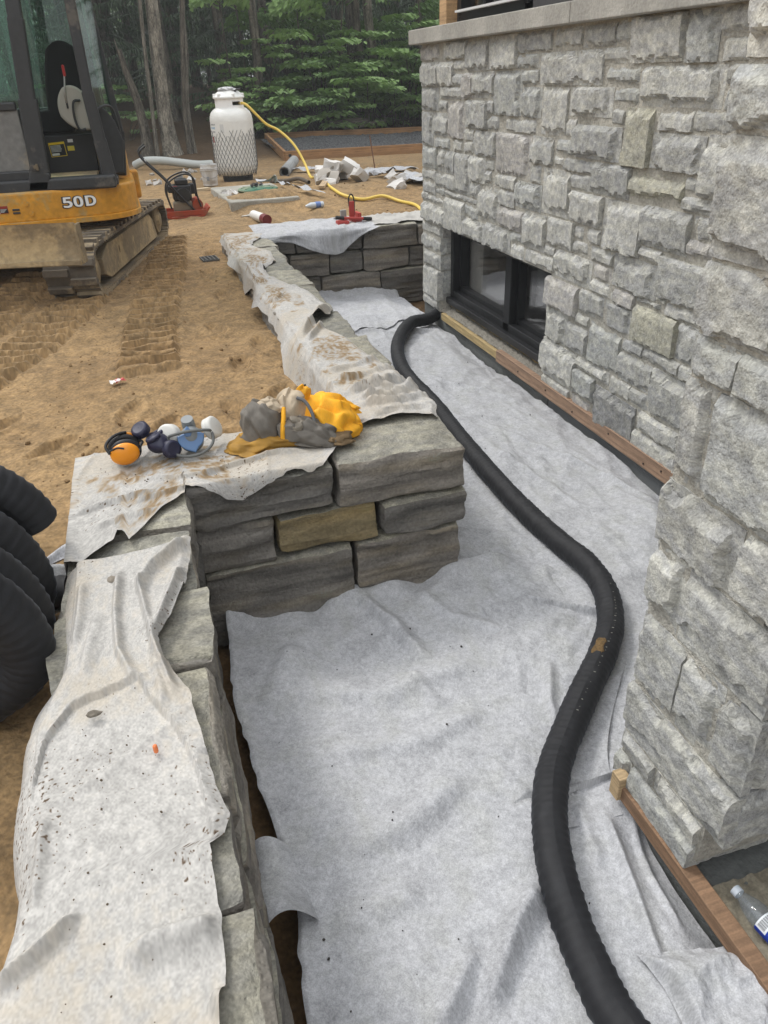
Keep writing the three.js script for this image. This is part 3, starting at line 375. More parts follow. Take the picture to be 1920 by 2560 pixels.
{
  const edge = [[-2.14, 0.035], [-1.763, 0.006], [-1.564, 0.020], [-1.391, 0.03], [-1.236, 0.052], [-1.12, 0.062], [-1.043, 0.062], [-0.963, 0.044], [-0.79, 0.03], [-0.4, 0.03], [0.5, 0.03]];
  const right = z => z < -1.08 ? lerp(0.931, 1.34, ss(-1.08, -1.75, z)) : 0.931 - 0.004 * (1 + Math.sin(z * 21)) - 0.012 * ss(-0.98, -0.6, z) * (0.5 + 0.5 * Math.sin(z * 9 + 1));
  const g = sheet(150, 250, (a, b) => { const z = lerp(0.45, -2.155, b) + 0.012 * Math.sin(a * 17) * ss(0.95, 1, b), l = pl(edge, z) + 0.004 * noise2(z * 30, 2, 5), x = lerp(l, right(z), a); let y = yA(x, z); y += 0.016 * Math.exp(-Math.pow((x - l) / 0.02, 2)) + 0.022 * ss(-2.05, -2.15, z) * (1 + 1.1 * Math.sin(x * 13 + 1) + 0.6 * Math.sin(x * 31)); if (x - l < 0.012) y -= 0.012 * (1 - (x - l) / 0.012); return [x, y, z]; });
  const t = solo('felt_sheet', g, felt, 'wide grey-white felt sheet on the floor in front of the end wall', 'felt sheet');
  // torn corner that curls up over the gap
  part('curled_flap', sheet(26, 26, (a, b) => { const x = lerp(0.07, -0.02, a) + 0.03 * b * (1 - a), z = lerp(-1.19, -0.985, b) + 0.05 * a * (b - 0.3), y = 0.035 + 0.11 * Math.sin(a * 1.9) * (0.45 + 0.55 * b) - 0.03 * a * a + 0.012 * Math.sin(b * 6 + a * 3); return [x, y, z]; }), felt, t);
}
{
  const g = sheet(110, 340, (a, b) => { const z = lerp(-1.02, -6.34, b), l = z > -2.3 ? lerp(0.62, 0.90, ss(-1.2, -1.9, z)) : 0.93, r = z > -1.14 ? 0.90 : 2.032, x = lerp(l, r, a); return [x, yB(x, z) + (x < 1.0 && z < -2.2 ? 0.02 * ss(0.99, 0.93, x) : 0) + 0.05 * ss(-6.2, -6.33, z), z]; });
  solo('felt_sheet', g, felt, 'crinkled white felt sheet running along the house under the basement window', 'felt sheet');
  const g2 = sheet(60, 50, (a, b) => { const x = lerp(0.95, 2.03, a), z = lerp(-6.335, -5.33 + 0.10 * Math.sin(a * 4) - 0.12 * a, b); return [x, yB(x, z) + 0.010 + 0.006 * fbm2(x * 5, z * 5, 3, 66) + 0.03 * ss(-6.25, -6.33, z), z]; });
  solo('felt_sheet', g2, felt, 'smooth felt sheet overlapping at the foot of the far stone wall', 'felt sheet');
  // crumpled piece by the foundation, near the water bottle
  const g3 = sheet(60, 60, (a, b) => { const x = lerp(0.72, 0.922, a) + 0.012 * Math.sin(b * 7), z = lerp(-0.70, -0.30, b) + 0.05 * a; const e = Math.min(a, b, 1 - a, 1 - b) * 4; return [x, 0.03 + 0.055 * sm(clamp(e * 2)) * (0.75 + 0.35 * ridge2(x * 11, z * 9, 3, 51)) + 0.012 * ridge2(x * 24, z * 20, 2, 52), z]; });
  solo('felt_sheet', g3, felt, 'crumpled scrap of white felt heaped beside the water bottle', 'felt sheet');
}

// felt laid over the walls: white, with trodden sand on it
function dirtyFelt(seed, mu, mv, spots, specks = 1) {   // mu x mv metres; spots: [u, v, ru, rv] of sand patches, in the sheet's own 0..1
  const k0 = 560, W = Math.round(mu * k0), H = Math.min(2048, Math.round(mv * k0));
  return tex(0, (u, v) => {
    const X = u * mu, Y = v * mv, b = fbm2(X * 60, Y * 60, 2, seed + 1), c = noise2(X * 260, Y * 260, seed + 2), a = fbm2(X * 5, Y * 5, 3, seed + 3);
    let L = 0.85 + 0.07 * a + 0.10 * b + 0.07 * c, col = [L, L * 0.99, L * 0.975];
    let k = 0, near = 9; for (const [x, y, rx, ry] of spots) { const d = Math.hypot((u - x) / rx, (v - y) / ry); near = Math.min(near, d); k = Math.max(k, 1.15 - d); }
    if (near < 1.9) k = clamp((k + 0.9 * fbm2(X * 16, Y * 16, 3, seed + 4)) * 2.2) * clamp(0.55 + 1.6 * b + 0.25 * c) * 0.85; else k = 0;
    const s = specks * clamp((fbm2(X * 150, Y * 150, 2, seed + 6) - 0.60 + 0.34 * noise2(X * 5, Y * 5, seed + 7)) * 9), st = clamp((a + 0.06 + 0.45 * b) * 2) * 0.34;
    const q = 1 + 0.15 * c; col = [lerp(col[0], 0.74, st), lerp(col[1], 0.67, st), lerp(col[2], 0.56, st)];
    col = [lerp(col[0], 0.60 * q, k), lerp(col[1], 0.49 * q, k), lerp(col[2], 0.345 * q, k)];
    return [lerp(col[0], 0.36, s), lerp(col[1], 0.28, s), lerp(col[2], 0.21, s)];
  }, { w: W, h: H });
}
const laid = t => { t.wrapS = t.wrapT = THREE.ClampToEdgeWrapping; const b = null; return M({ map: t, roughness: 0.95, color: lin(0.63, 0.625, 0.61), side: THREE.DoubleSide }); };
// a strip over the long wall: right edge ragged on the top, left side hanging to the ground
{
  const right = [[-1.79, -0.028], [-1.70, -0.04], [-1.606, -0.058], [-1.50, -0.088], [-1.39, -0.13], [-1.306, -0.12], [-1.204, -0.079], [-1.068, -0.064], [-0.951, -0.051], [-0.888, -0.036], [-0.85, -0.05], [-0.842, -0.074], [-0.773, -0.074], [-0.695, -0.072], [-0.626, -0.074], [-0.564, -0.09], [-0.45, -0.10], [0.4, -0.09]];
  const left = [[-1.857, -0.325], [-1.617, -0.322], [-1.359, -0.326], [-1.2, -0.372], [-1.039, -0.37], [-0.868, -0.36], [-0.792, -0.366], [-0.721, -0.38], [0.4, -0.40]];
  const F = [[[[-0.212, -1.72], [-0.222, -1.509], [-0.215, -1.36], [-0.18, -1.25]], 0.020, 0.012], [[[-0.175, -1.68], [-0.155, -1.50], [-0.14, -1.36], [-0.10, -1.16]], 0.018, 0.010], [[[-0.033, -1.80], [-0.134, -1.677], [-0.178, -1.56]], 0.024, 0.014], [[[-0.145, -1.37], [-0.055, -1.68]], 0.022, 0.014], [[[-0.145, -1.395], [-0.13, -1.16]], 0.014, 0.016], [[[-0.07, -0.70], [-0.172, -0.699], [-0.22, -0.68]], 0.024, 0.026], [[[-0.40, -0.70], [-0.339, -0.727], [-0.27, -0.78]], 0.022, 0.012], [[[-0.26, -1.55], [-0.29, -1.30]], 0.012, 0.02], [[[-0.30, -1.68], [-0.31, -1.40]], 0.014, 0.014], [[[-0.10, -0.60], [-0.05, -0.53]], 0.03, 0.02], [[[-0.34, -1.0], [-0.345, -0.8]], 0.010, 0.012]];
  const arch = [[-0.45, -1.0], [-0.372, -1.04], [-0.353, -1.168], [-0.305, -1.241], [-0.24, -1.262], [-0.178, -1.267], [-0.15, -1.2], [-0.12, -1.138], [-0.095, -1.05], [-0.08, -0.983], [-0.07, -0.86], [-0.03, -0.80], [0.1, -0.8]];
  const g = sheet(150, 430, (a, b) => {
    const z = lerp(0.35, -1.775, b) + 0.02 * Math.sin(a * 5) * ss(0.97, 1, b) - 0.03 * (1 - a) * ss(0.97, 1, b), r = pl(right, z) + 0.002 * noise2(z * 45, 3, 9), l = pl(left, z);
    if (a < 0.62) { const x = lerp(r, l, a / 0.62); const zd = z - (pl(arch, x) + 0.006 * noise2(x * 40, 2, 6)); let y = 0.570 + 0.012 * ss(0.003, -0.003, zd) + 0.004 * Math.exp(-Math.pow((zd + 0.008) / 0.007, 2)) + 1.25 * folds(x, z, F) + 0.008 * fbm2(x * 6, z * 6, 3, 71) + 0.010 * wrinkles(x, z, 740, 8, [0.3, 1.0, 2.2]) + 0.004 * ridge2(x * 7 + 4 * z, z * 5 - 2 * x, 2, 73); const e = (x - r) / -0.02; if (e < 1 && r > -0.06) y -= 0.012 * (1 - e); const c = (x - l) / 0.03; if (c < 1) y -= 0.008 * (1 - c) * (1 - c); return [x, y, z]; }
    const t = (a - 0.62) / 0.38, flare = 0.05 + 0.05 * fbm2(z * 2.5, 4, 2, 14) + 0.012 * Math.sin(z * 19 + 3 * t), y = lerp(0.566, 0.325 + 0.05 * noise2(z * 4, 8, 9), t * (0.3 + 0.7 * t)); return [l - flare * t - 0.018 * Math.sin(t * 3.1) + 0.012 * t * noise2(z * 14, t * 3, 17), y, z];
  }, (a, b) => [a, b]);
  solo('felt_sheet', g, laid(dirtyFelt(100, 0.62, 2.12, [], 0.9)), 'long dirty white felt strip folded over the wall beside the pipe coil', 'felt sheet');
}
// a piece over the corner, its front edge drooping down the end wall
{
  const front = x => x < -0.02 ? pl([[-0.36, -1.82], [-0.31, -1.80], [-0.225, -1.90], [-0.205, -1.93], [-0.19, -1.87], [-0.162, -1.92], [-0.09, -2.03], [-0.02, -2.10]], x) : -2.145 + pl([[-0.02, 0.00], [0.0, 0.01], [0.05, 0.03], [0.10, 0.075], [0.15, 0.085], [0.20, 0.07], [0.26, 0.035], [0.33, 0.015], [0.38, 0.03], [0.42, 0.02], [0.46, -0.04], [0.52, -0.12]], x);
  const F = [[[[0.0, -2.17], [0.15, -2.22], [0.30, -2.26], [0.42, -2.22]], 0.016, 0.012], [[[-0.2, -2.25], [-0.05, -2.20], [0.1, -2.19]], 0.012, 0.012], [[[-0.36, -2.05], [-0.25, -2.1], [-0.1, -2.14]], 0.016, 0.014], [[[-0.3, -1.95], [-0.2, -2.0], [-0.1, -2.02]], 0.012, 0.015], [[[-0.18, -2.08], [0.0, -2.13]], 0.014, 0.012], [[[-0.24, -1.95], [-0.2, -1.86]], 0.016, 0.016]];
  const g = sheet(160, 90, (a, b) => {
    const x0 = lerp(-0.42, 0.50, a), zf = front(x0) + 0.005 * noise2(x0 * 60, 3, 4), z = lerp(-2.53, zf, b); let x = x0, y = 0.572 + folds(x, z, F) + 0.006 * fbm2(x * 7, z * 7, 3, 84) + 0.010 * wrinkles(x, z, 760, 9, [0.2, 1.4, 2.0]), Z = z;
    if (x0 > -0.02 && z > -2.135) { const e = z + 2.135; Z = -2.135 + 0.012 * Math.sin(Math.min(e / 0.02, 1.57)) + 0.10 * e; y -= e * 0.95; }
    if (x0 < -0.345) { const e = -0.345 - x0; x = -0.345 - 0.25 * e - 0.012; y -= e * 2.6; }
    if (z < -2.48) { const e = -2.48 - z; y -= e * 1.6; }
    return [x, y, Z];
  }, (a, b) => [a, b]);
  solo('felt_sheet', g, laid(dirtyFelt(140, 0.92, 0.55, [[0.50, 0.70, 0.13, 0.22], [0.36, 0.82, 0.08, 0.2], [0.30, 0.45, 0.16, 0.1], [0.62, 0.55, 0.06, 0.12]], 1)), 'muddy felt piece over the wall corner under the earmuffs and respirators', 'felt sheet');
  // stiff torn points sticking out over the sand
  [[-0.47, -2.02, 0.5], [-0.45, -2.12, 0.2], [-0.42, -1.92, 0.9]].forEach(([x, z, t], i) => solo('felt_scrap', sheet(8, 8, (a, b) => { const w = 0.05 * (1 - b); return [x + 0.08 - b * 0.13 + 0.01 * Math.sin(b * 4), 0.40 + 0.03 * Math.sin(b * 3 + i) + 0.015 * Math.sin(a * 6), z + (a - 0.5) * w * 2 + b * 0.03 * t]; }), felt, 'pointed torn felt scrap on the sand beside the wall corner', 'felt scrap', 'torn felt points by the corner'));
}
// strip over the wall that runs back: sandy top, left side hanging, bunched up at its near end
{
  const right = [[-6.5, 0.99], [-6.1, 0.80], [-5.95, 0.76], [-5.8, 0.80], [-5.666, 0.86], [-5.3, 0.83], [-5.15, 0.74], [-5.0, 0.70], [-4.837, 0.72], [-4.6, 0.80], [-4.4, 0.86], [-4.1, 0.885], [-3.95, 0.90], [-3.85, 0.86], [-3.78, 0.72], [-3.70, 0.75], [-3.55, 0.80], [-3.4, 0.84], [-3.1, 0.87], [-2.88, 0.905], [-2.75, 0.93], [-2.6, 0.955], [-2.52, 0.96], [-2.44, 0.93], [-2.36, 0.90]];
  const F = [[[[0.62, -3.45], [0.72, -3.68], [0.82, -3.86], [0.90, -3.98]], 0.045, 0.03], [[[0.64, -3.4], [0.76, -3.62], [0.86, -3.72]], 0.03, 0.018], [[[0.63, -5.1], [0.74, -4.98]], 0.03, 0.03], [[[0.62, -2.95], [0.75, -3.0], [0.9, -3.05]], 0.03, 0.018], [[[0.62, -2.85], [0.75, -2.86], [0.93, -2.92]], 0.034, 0.016], [[[0.64, -2.74], [0.78, -2.72], [0.94, -2.80]], 0.040, 0.016], [[[0.66, -2.62], [0.8, -2.60], [0.955, -2.66]], 0.042, 0.018], [[[0.65, -2.52], [0.8, -2.50], [0.95, -2.55]], 0.036, 0.016], [[[0.66, -2.43], [0.8, -2.41], [0.93, -2.46]], 0.034, 0.016], [[[0.7, -2.78], [0.85, -2.66], [0.95, -2.60]], 0.022, 0.012], [[[0.62, -4.2], [0.7, -4.35]], 0.02, 0.03]];
  const hang = [[-6.5, 0.05], [-5.6, 0.08], [-5.1, 0.16], [-4.9, 0.07], [-4.6, 0.12], [-4.4, 0.06], [-4.0, 0.10], [-3.6, 0.09], [-3.42, 0.22], [-3.2, 0.12], [-3.0, 0.15], [-2.7, 0.14], [-2.36, 0.10]];
  const g = sheet(90, 420, (a, b) => {
    const z = lerp(-6.5, -2.36 - 0.03 * Math.sin(a * 4), b), r = pl(right, z) + 0.004 * noise2(z * 30, 3, 7), l = 0.612 + 0.012 * noise2(z * 5, 1, 3), h = pl(hang, z), ta = 0.72;
    if (a < ta) { const x = lerp(r, l, a / ta); const wz = z + 0.06 * fbm2(x * 7, z * 4, 3, 67) * ss(-3.2, -2.9, z); let y = 0.572 + folds(x, wz, F) * (0.85 + 0.6 * noise2(x * 5 + 2, z * 3, 68) * ss(-3.2, -2.9, z) + 0.15 * ss(-2.9, -3.2, z)) + 0.008 * fbm2(x * 5, z * 5, 3, 61) + 0.012 * wrinkles(x, z, 780, 7, [0.9, 1.5, 2.3]) + 0.004 * ridge2(x * 14, z * 14, 2, 62) * (1 + 2.2 * ss(-3.1, -2.7, z)) + 0.016 * ridge2(x * 8 - z * 5, z * 9 + x * 3, 2, 64) * ss(-3.0, -2.75, z); const e = (x - r) / -0.02; if (e < 1) y -= 0.010 * (1 - e); if (x > 0.93) y -= (x - 0.93) * 1.6; return [x, y, z]; }
    const t = (a - ta) / (1 - ta); return [l - 0.012 * Math.sin(Math.min(1, t * 4) * 1.57) - 0.05 * t * (0.6 + 0.8 * noise2(z * 3.5, 5, 8)) + 0.010 * noise2(z * 13, 3, 4) * t, 0.566 - h * t, z];
  }, (a, b) => [a, b]);
  const zb = z => (z + 6.5) / 4.14, at = (x, z, rx, rz) => [(0.93 - x) / 0.31 * 0.72, zb(z), rx / 0.31 * 0.72, rz / 4.14];
  solo('felt_sheet', g, laid(dirtyFelt(180, 0.45, 4.14, [at(0.80, -3.25, 0.15, 0.20), at(0.72, -3.15, 0.09, 0.12), at(0.70, -4.35, 0.07, 0.22), at(0.74, -5.35, 0.10, 0.2), at(0.68, -4.75, 0.08, 0.15), at(0.75, -6.1, 0.12, 0.25), at(0.70, -2.80, 0.06, 0.06), at(0.66, -5.9, 0.05, 0.2)], 0.5)), 'sandy felt strip over the wall running back, bunched in pleats at its near end', 'felt sheet');
}
// cloth over the far wall hanging in a swag, and a crumpled white end by the house
{
  const low = [[0.86, 0.50], [1.02, 0.515], [1.17, 0.486], [1.30, 0.43], [1.40, 0.394], [1.50, 0.37], [1.556, 0.378], [1.62, 0.44], [1.683, 0.497], [1.76, 0.54], [1.85, 0.57]];
  const g = sheet(110, 60, (a, b) => {
    const x = lerp(0.86, 1.86, a), ly = pl(low, x); if (b < 0.5) { const z = lerp(-6.78, -6.325, b / 0.5); return [x, 0.575 + 0.014 * ridge2(x * 6, z * 6, 3, 7) + 0.012 * fbm2(x * 9, z * 9, 2, 9), z]; }
    const t = (b - 0.5) / 0.5; return [x + 0.02 * Math.sin(t * 3 + a * 5), lerp(0.572, ly, t), -6.315 + 0.035 * Math.sin(Math.min(1, t * 3) * 1.57) + 0.03 * t * Math.sin(x * 15) + 0.022 * ridge2(x * 5 - t * 0.8, t * 1.6, 3, 17) * t];
  });
  solo('felt_sheet', g, felt, 'grey felt hanging in a swag over the far stone wall', 'felt sheet');
  const g2 = sheet(70, 30, (a, b) => { const x = lerp(1.60, 2.55, a), z = lerp(-6.80, -6.36 + 0.03 * Math.sin(a * 19), b); return [x, 0.565 + 0.028 * (0.5 + ridge2(x * 9, z * 9, 3, 27)) * Math.min(1, 4 * Math.min(b, 1 - b) + 0.2) + 0.012 * fbm2(x * 20, z * 20, 2, 28), z]; });
  solo('felt_sheet', g2, laid(dirtyFelt(220, 0.95, 0.44, [[0.3, 0.3, 0.1, 0.2]], 0.4)), 'crumpled white felt on the far wall behind the red stone clamp', 'felt sheet');
}

// ---------------------------------------------------------------- black drain pipe in its fabric sock, and the coil
const sockTex = tex(512, (u, v) => { const L = 0.85 + 0.15 * tfbm(u, v, 100, 2, 301) + 0.12 * tfbm(u, v, 6, 3, 302); return [L, L, L]; });
const sockBump = tex(512, (u, v) => { const r = 0.5 + 0.35 * Math.sin((v * 26 + 0.25 * Math.sin(u * 6.283)) * 6.283) * 0.5 + 0.25 * tfbm(u, v, 8, 3, 303); return [r, r, r]; }, { srgb: false });
const sock = M({ map: rep(sockTex, 30, 2), roughness: 0.72, color: lin(0.015, 0.016, 0.020), sheen: 0.38, sheenRoughness: 0.5, sheenColor: lin(0.28, 0.33, 0.42) });
function sockPipe(curve, r, seg, rad, seed) {   // sleeve with small cloth wrinkles
  const g = new THREE.TubeGeometry(curve, seg, r, rad), p = g.attributes.position, n = g.attributes.normal, L = curve.getLength();
  for (let i = 0; i <= seg; i++) for (let j = 0; j <= rad; j++) { const k = i * (rad + 1) + j, s = i / seg * L, th = (j % rad) / rad * 6.283, c = Math.cos(th), d = Math.sin(th); const w = 0.0028 * ridge2(s * 26 + 1.1 * c, 2 * d + seed, 3, seed) + 0.003 * fbm2(s * 9 + c, d * 1.5, 2, seed + 4) + 0.0019 * Math.sin(s * 6.283 / 0.024); p.setXYZ(k, p.getX(k) + n.getX(k) * w, p.getY(k) + n.getY(k) * w, p.getZ(k) + n.getZ(k) * w); }
  g.computeVertexNormals(); return g;
}
{
  const R = 0.0435, c = new THREE.CatmullRomCurve3(pipePath.map(([x, z], i) => V(x, Math.max(yA(x, z) * (z > -2 ? 1 : 0), yB(x, z)) + R + (i === 0 ? 0.03 : 0), z)), false, 'centripetal');
  const t = solo('drain_pipe', sockPipe(c, R, 620, 22, 400), sock, 'black sock-covered drain pipe snaking over the floor felt along the house', 'drain pipe');
  // pale stitches along the seam and a smear of sand
  const st = [], cv = u => c.getPointAt(u), N = 46; for (let i = 0; i < N; i++) { const u = 0.67 + 0.12 * i / N, a = cv(u), tg = c.getTangentAt(u), sd = V(-tg.z, 0, tg.x).normalize(), up = V(0, 1, 0), q = a.clone().addScaledVector(up, R * 0.98).addScaledVector(sd, -0.010); st.push(bar([q.x - sd.x * 0.003, q.y, q.z - sd.z * 0.003], [q.x + sd.x * 0.003, q.y - 0.0006, q.z + sd.z * 0.003], 0.0007, 4)); }
  { const u0 = 0.735, g = sheet(18, 16, (a, b) => { const u = u0 + 0.014 * (a - 0.5), p = c.getPointAt(u), tg = c.getTangentAt(u), sd = V(-tg.z, 0, tg.x).normalize(), th = 0.25 + 1.1 * (b - 0.5) * (0.75 + 0.35 * noise2(a * 4, 2, 3)), e = Math.min(a, 1 - a, b, 1 - b), r = R + 0.0045 * ss(0, 0.12, e) - 0.001 + 0.0012 * noise2(a * 9, b * 9, 5); return [p.x + sd.x * Math.sin(th) * r, p.y + Math.cos(th) * r, p.z + sd.z * Math.sin(th) * r]; }); part('sand_smear', g, M({ map: rep(sandTex, 2, 2), roughness: 1, color: lin(0.5, 0.48, 0.42) }), t); }
  part('seam_stitches', join(st), plain(0.45, 0.44, 0.38, 0.8), t).userData.kind = 'stuff';
}
{
  const pts = [], N = 240, turns = 3.4; for (let i = 0; i <= N; i++) { const u = i / N, a = u * turns * 6.283 + 0.3, r = 0.272 + 0.014 * Math.sin(a * 0.37 + 1), x = -0.695 + 0.012 * Math.sin(a * 1.7) - 0.02 * u; pts.push(V(x + r * Math.cos(a), 0.335 + 0.066 + 0.16 + r * Math.sin(a) * (1 - 0.4 * (Math.sin(a) < 0 ? 1 : 0)), -1.92 + 0.50 * u)); }
  const c = new THREE.CatmullRomCurve3(pts); const t = solo('pipe_coil', sockPipe(c, 0.060, 700, 18, 410), sock, 'coil of thick black sock-covered pipe standing against the felt-covered wall', 'pipe coil');
  const e = new THREE.CatmullRomCurve3([V(-0.72, 0.385, -1.93), V(-0.58, 0.40, -1.95), V(-0.45, 0.41, -1.93), V(-0.385, 0.41, -1.92)]); part('pipe_end', sockPipe(e, 0.047, 40, 18, 420), sock, t);
}

// ---------------------------------------------------------------- excavator
{
  const dirty = (seed, paint, mud, amt) => { const t = tex(512, (u, v) => { const k = clamp((tfbm(u, v, 5, 5, seed) + amt + 0.25 * tfbm(u, v, 60, 3, seed + 3)) * 3.2), g = 1 + 0.12 * tfbm(u, v, 40, 3, seed + 5); return [lerp(paint[0], mud[0], k) * g, lerp(paint[1], mud[1], k) * g, lerp(paint[2], mud[2], k) * g]; }); return t; };
  const mudC = [0.60, 0.51, 0.39];
  const yellow = M({ map: dirty(500, [0.79, 0.56, 0.17], [0.68, 0.56, 0.36], -0.12), roughness: 0.5 });
  const dark = M({ map: dirty(510, [0.19, 0.195, 0.20], [0.36, 0.34, 0.31], -0.26), roughness: 0.55 });
  const mud = M({ map: dirty(520, [0.54, 0.48, 0.38], [0.68, 0.60, 0.46], 0.1), roughness: 0.95, bumpMap: rep(sandBump, 1, 1), bumpScale: 0.004 });
  const rubber = M({ map: dirty(530, [0.40, 0.37, 0.33], [0.60, 0.54, 0.44], 0.05), roughness: 0.95 });
  const grey = M({ map: dirty(540, [0.46, 0.46, 0.45], [0.56, 0.53, 0.47], -0.1), roughness: 0.6, metalness: 0.2 });
  const tint = M({ color: lin(0.80, 0.95, 0.88), roughness: 0.03, transmission: 1, thickness: 0, ior: 1.5 });
  const cx = -0.983, cz = -6.66, gy = 0.415, ang = -0.2485;
  const ex = thing('excavator', 'yellow and black compact excavator with open cab standing on muddy rubber tracks', 'excavator', [cx, gy, cz], 0);
  // undercarriage turned by ang; boxes below are in its own axes (z towards the blade)
  const turned = g => { g.rotateY(ang); return g; };
  const loopPts = (() => { // side profile of a track (z, y), closed
    const s = [], fr = 0.165, rr = 0.150, zf = 1.00, zr = -1.04; for (let i = 0; i <= 12; i++) { const a = -Math.PI / 2 + Math.PI * i / 12; s.push([zf + fr * Math.cos(a), 0.180 + fr * Math.sin(a)]); } for (let i = 0; i <= 12; i++) { const a = Math.PI / 2 + Math.PI * i / 12; s.push([zr + rr * Math.cos(a), 0.172 + rr * Math.sin(a)]); } s.push([zr * 0.5, 0.018], [0, 0.015], [zf * 0.5, 0.015]); return s; })();
  const curve = new THREE.CatmullRomCurve3(loopPts.map(([z, y]) => V(0, y, z)), true, 'centripetal');
  for (const sx of [-1, 1]) {
    const n = 96, hw = 0.165, th = 0.022, pos = [], idx = [], X = sx * 0.785;
    for (let i = 0; i < n; i++) { const p = curve.getPointAt(i / n), t = curve.getTangentAt(i / n), nr = V(0, t.z, -t.y); if (nr.dot(V(0, p.y - 0.175, p.z)) < 0) nr.negate(); for (const [w, o] of [[-hw, 0], [hw, 0], [hw, -th], [-hw, -th]]) pos.push(X + w, p.y + nr.y * o, p.z + nr.z * o); }
    for (let i = 0; i < n; i++) { const a = i * 4, b = ((i + 1) % n) * 4; for (let k = 0; k < 4; k++) { const k2 = (k + 1) % 4; idx.push(a + k, b + k, a + k2, a + k2, b + k, b + k2); } }
    const bg = new THREE.BufferGeometry(); bg.setAttribute('position', new THREE.Float32BufferAttribute(pos, 3)); bg.setIndex(idx); const belt = toCreasedNormals(bg, 0.6); uvBox(belt);
    const tr = part('track', turned(belt), rubber, ex);
    const lugs = 46; for (let i = 0; i < lugs; i++) for (const h of [0, 1]) { const u = (i + h * 0.5) / lugs, p = curve.getPointAt(u), t = curve.getTangentAt(u), nr = V(0, t.z, -t.y); if (nr.dot(V(0, p.y - 0.175, p.z)) < 0) nr.negate(); const g = box(0.162, 0.030, 0.048, 0, 0, 0, 0.006); const m4 = new THREE.Matrix4().makeBasis(V(1, 0, 0), nr, V(1, 0, 0).cross(nr)); g.applyMatrix4(m4); g.translate(X + (h ? -0.084 : 0.084), p.y + nr.y * 0.012, p.z + nr.z * 0.012); uvBox(g); part('track_lug', turned(g), rubber, tr); }
    const inner = []; for (let i = 0; i < 120; i++) { const p = curve.getPointAt(i / 120), t = curve.getTangentAt(i / 120), nr = V(0, t.z, -t.y); if (nr.dot(V(0, p.y - 0.175, p.z)) < 0) nr.negate(); const g = box(0.33, 0.012, 0.014); g.applyMatrix4(new THREE.Matrix4().makeBasis(V(1, 0, 0), nr, V(1, 0, 0).cross(nr))); g.translate(X, p.y - nr.y * 0.026, p.z - nr.z * 0.026); inner.push(g); }
    part('inner_ribs', turned(uvBox(join(inner))), rubber, tr);
    const fs = new THREE.Shape([[-0.80, 0.075], [0.74, 0.075], [0.86, 0.12], [0.86, 0.21], [0.70, 0.275], [-0.62, 0.275], [-0.72, 0.22]].map(q => new THREE.Vector2(...q))); const fh = new THREE.Path(); fh.absellipse(0.42, 0.20, 0.022, 0.034, 0, 6.283); fs.holes.push(fh);
    const fg = new THREE.ExtrudeGeometry(fs, { depth: 0.2, bevelSize: 0.008, bevelThickness: 0.008, bevelSegments: 2 }); fg.rotateY(-Math.PI / 2); fg.translate(X + 0.10 + (sx > 0 ? 0.03 : 0), 0, 0); part('track_frame', turned(uvBox(fg)), mud, ex);
    for (const [z, r] of [[1.0, 0.125], [-1.04, 0.115]]) { const w = new THREE.LatheGeometry([[0.001, -0.13], [r * 0.5, -0.13], [r * 0.55, -0.11], [r * 0.95, -0.11], [r, -0.09], [r, 0.09], [r * 0.95, 0.11], [r * 0.55, 0.11], [r * 0.5, 0.135], [0.001, 0.135]].map(q => new THREE.Vector2(...q)), 28); w.rotateZ(Math.PI / 2); w.translate(X, 0.176, z); part('wheel', turned(uvBox(w)), mud, ex); }
    for (const z of [-0.6, -0.2, 0.2, 0.6]) { const w = new THREE.CylinderGeometry(0.05, 0.05, 0.20, 16); w.rotateZ(Math.PI / 2); w.translate(X, 0.085, z); part('roller', turned(uvBox(w)), mud, ex); }
  }
  part('undercarriage', turned(uvBox(join([box(1.3, 0.24, 0.9, 0, 0.33, 0, 0.02), box(0.10, 0.10, 1.0, -0.42, 0.34, 0.95, 0.01), box(0.10, 0.10, 1.0, 0.42, 0.34, 0.95, 0.01)]))), mud, ex);
  { const g = new THREE.CylinderGeometry(0.55, 0.55, 0.08, 40); g.translate(0, 0.47, 0); part('turntable', uvBox(g), dark, ex); }
  { // blade: curved plate held up off the ground, with end plates
    const s = new THREE.Shape(); s.moveTo(0, 0); s.quadraticCurveTo(-0.05, 0.10, 0.0, 0.225); s.lineTo(0.03, 0.232); s.quadraticCurveTo(-0.02, 0.10, 0.03, -0.004); s.closePath();
    const g = new THREE.ExtrudeGeometry(s, { depth: 1.98, bevelEnabled: true, bevelSize: 0.005, bevelThickness: 0.004, bevelSegments: 1, curveSegments: 12 }); g.translate(0, 0, -0.99); g.rotateY(-Math.PI / 2); g.translate(0.0, 0.315, 1.47); const bl = part('blade', turned(uvBox(g)), mud, ex);
    for (const sx of [-1, 1]) part('end_plate', turned(uvBox(box(0.016, 0.225, 0.09, sx * 0.995, 0.425, 1.45, 0.004))), mud, bl);
    part('cutting_edge', turned(uvBox(box(1.98, 0.03, 0.014, 0, 0.325, 1.505, 0.004))), mud, bl);
  }
  // body: skirt of yellow panels round the turntable, flat towards the blade, round at the tail (towards the big tree)
  const R = 0.965, plan = [[0.36, 0.875], [0.70, 0.83]]; for (let i = 0; i <= 10; i++) { const a = (78 - 78 * i / 10) * Math.PI / 180; plan.push([0.675 + 0.29 * Math.cos(a), 0.54 + 0.29 * Math.sin(a)]); } for (let i = 0; i <= 16; i++) { const a = (-8 - 82 * i / 16) * Math.PI / 180; plan.push([R * Math.cos(a), R * Math.sin(a)]); } plan.push([-0.8, -0.95], [-1.15, -0.9], [-1.15, 0.88], [0.3, 0.88]);
  const skirt = new THREE.Shape(plan.map(([x, z]) => new THREE.Vector2(x, -z)));
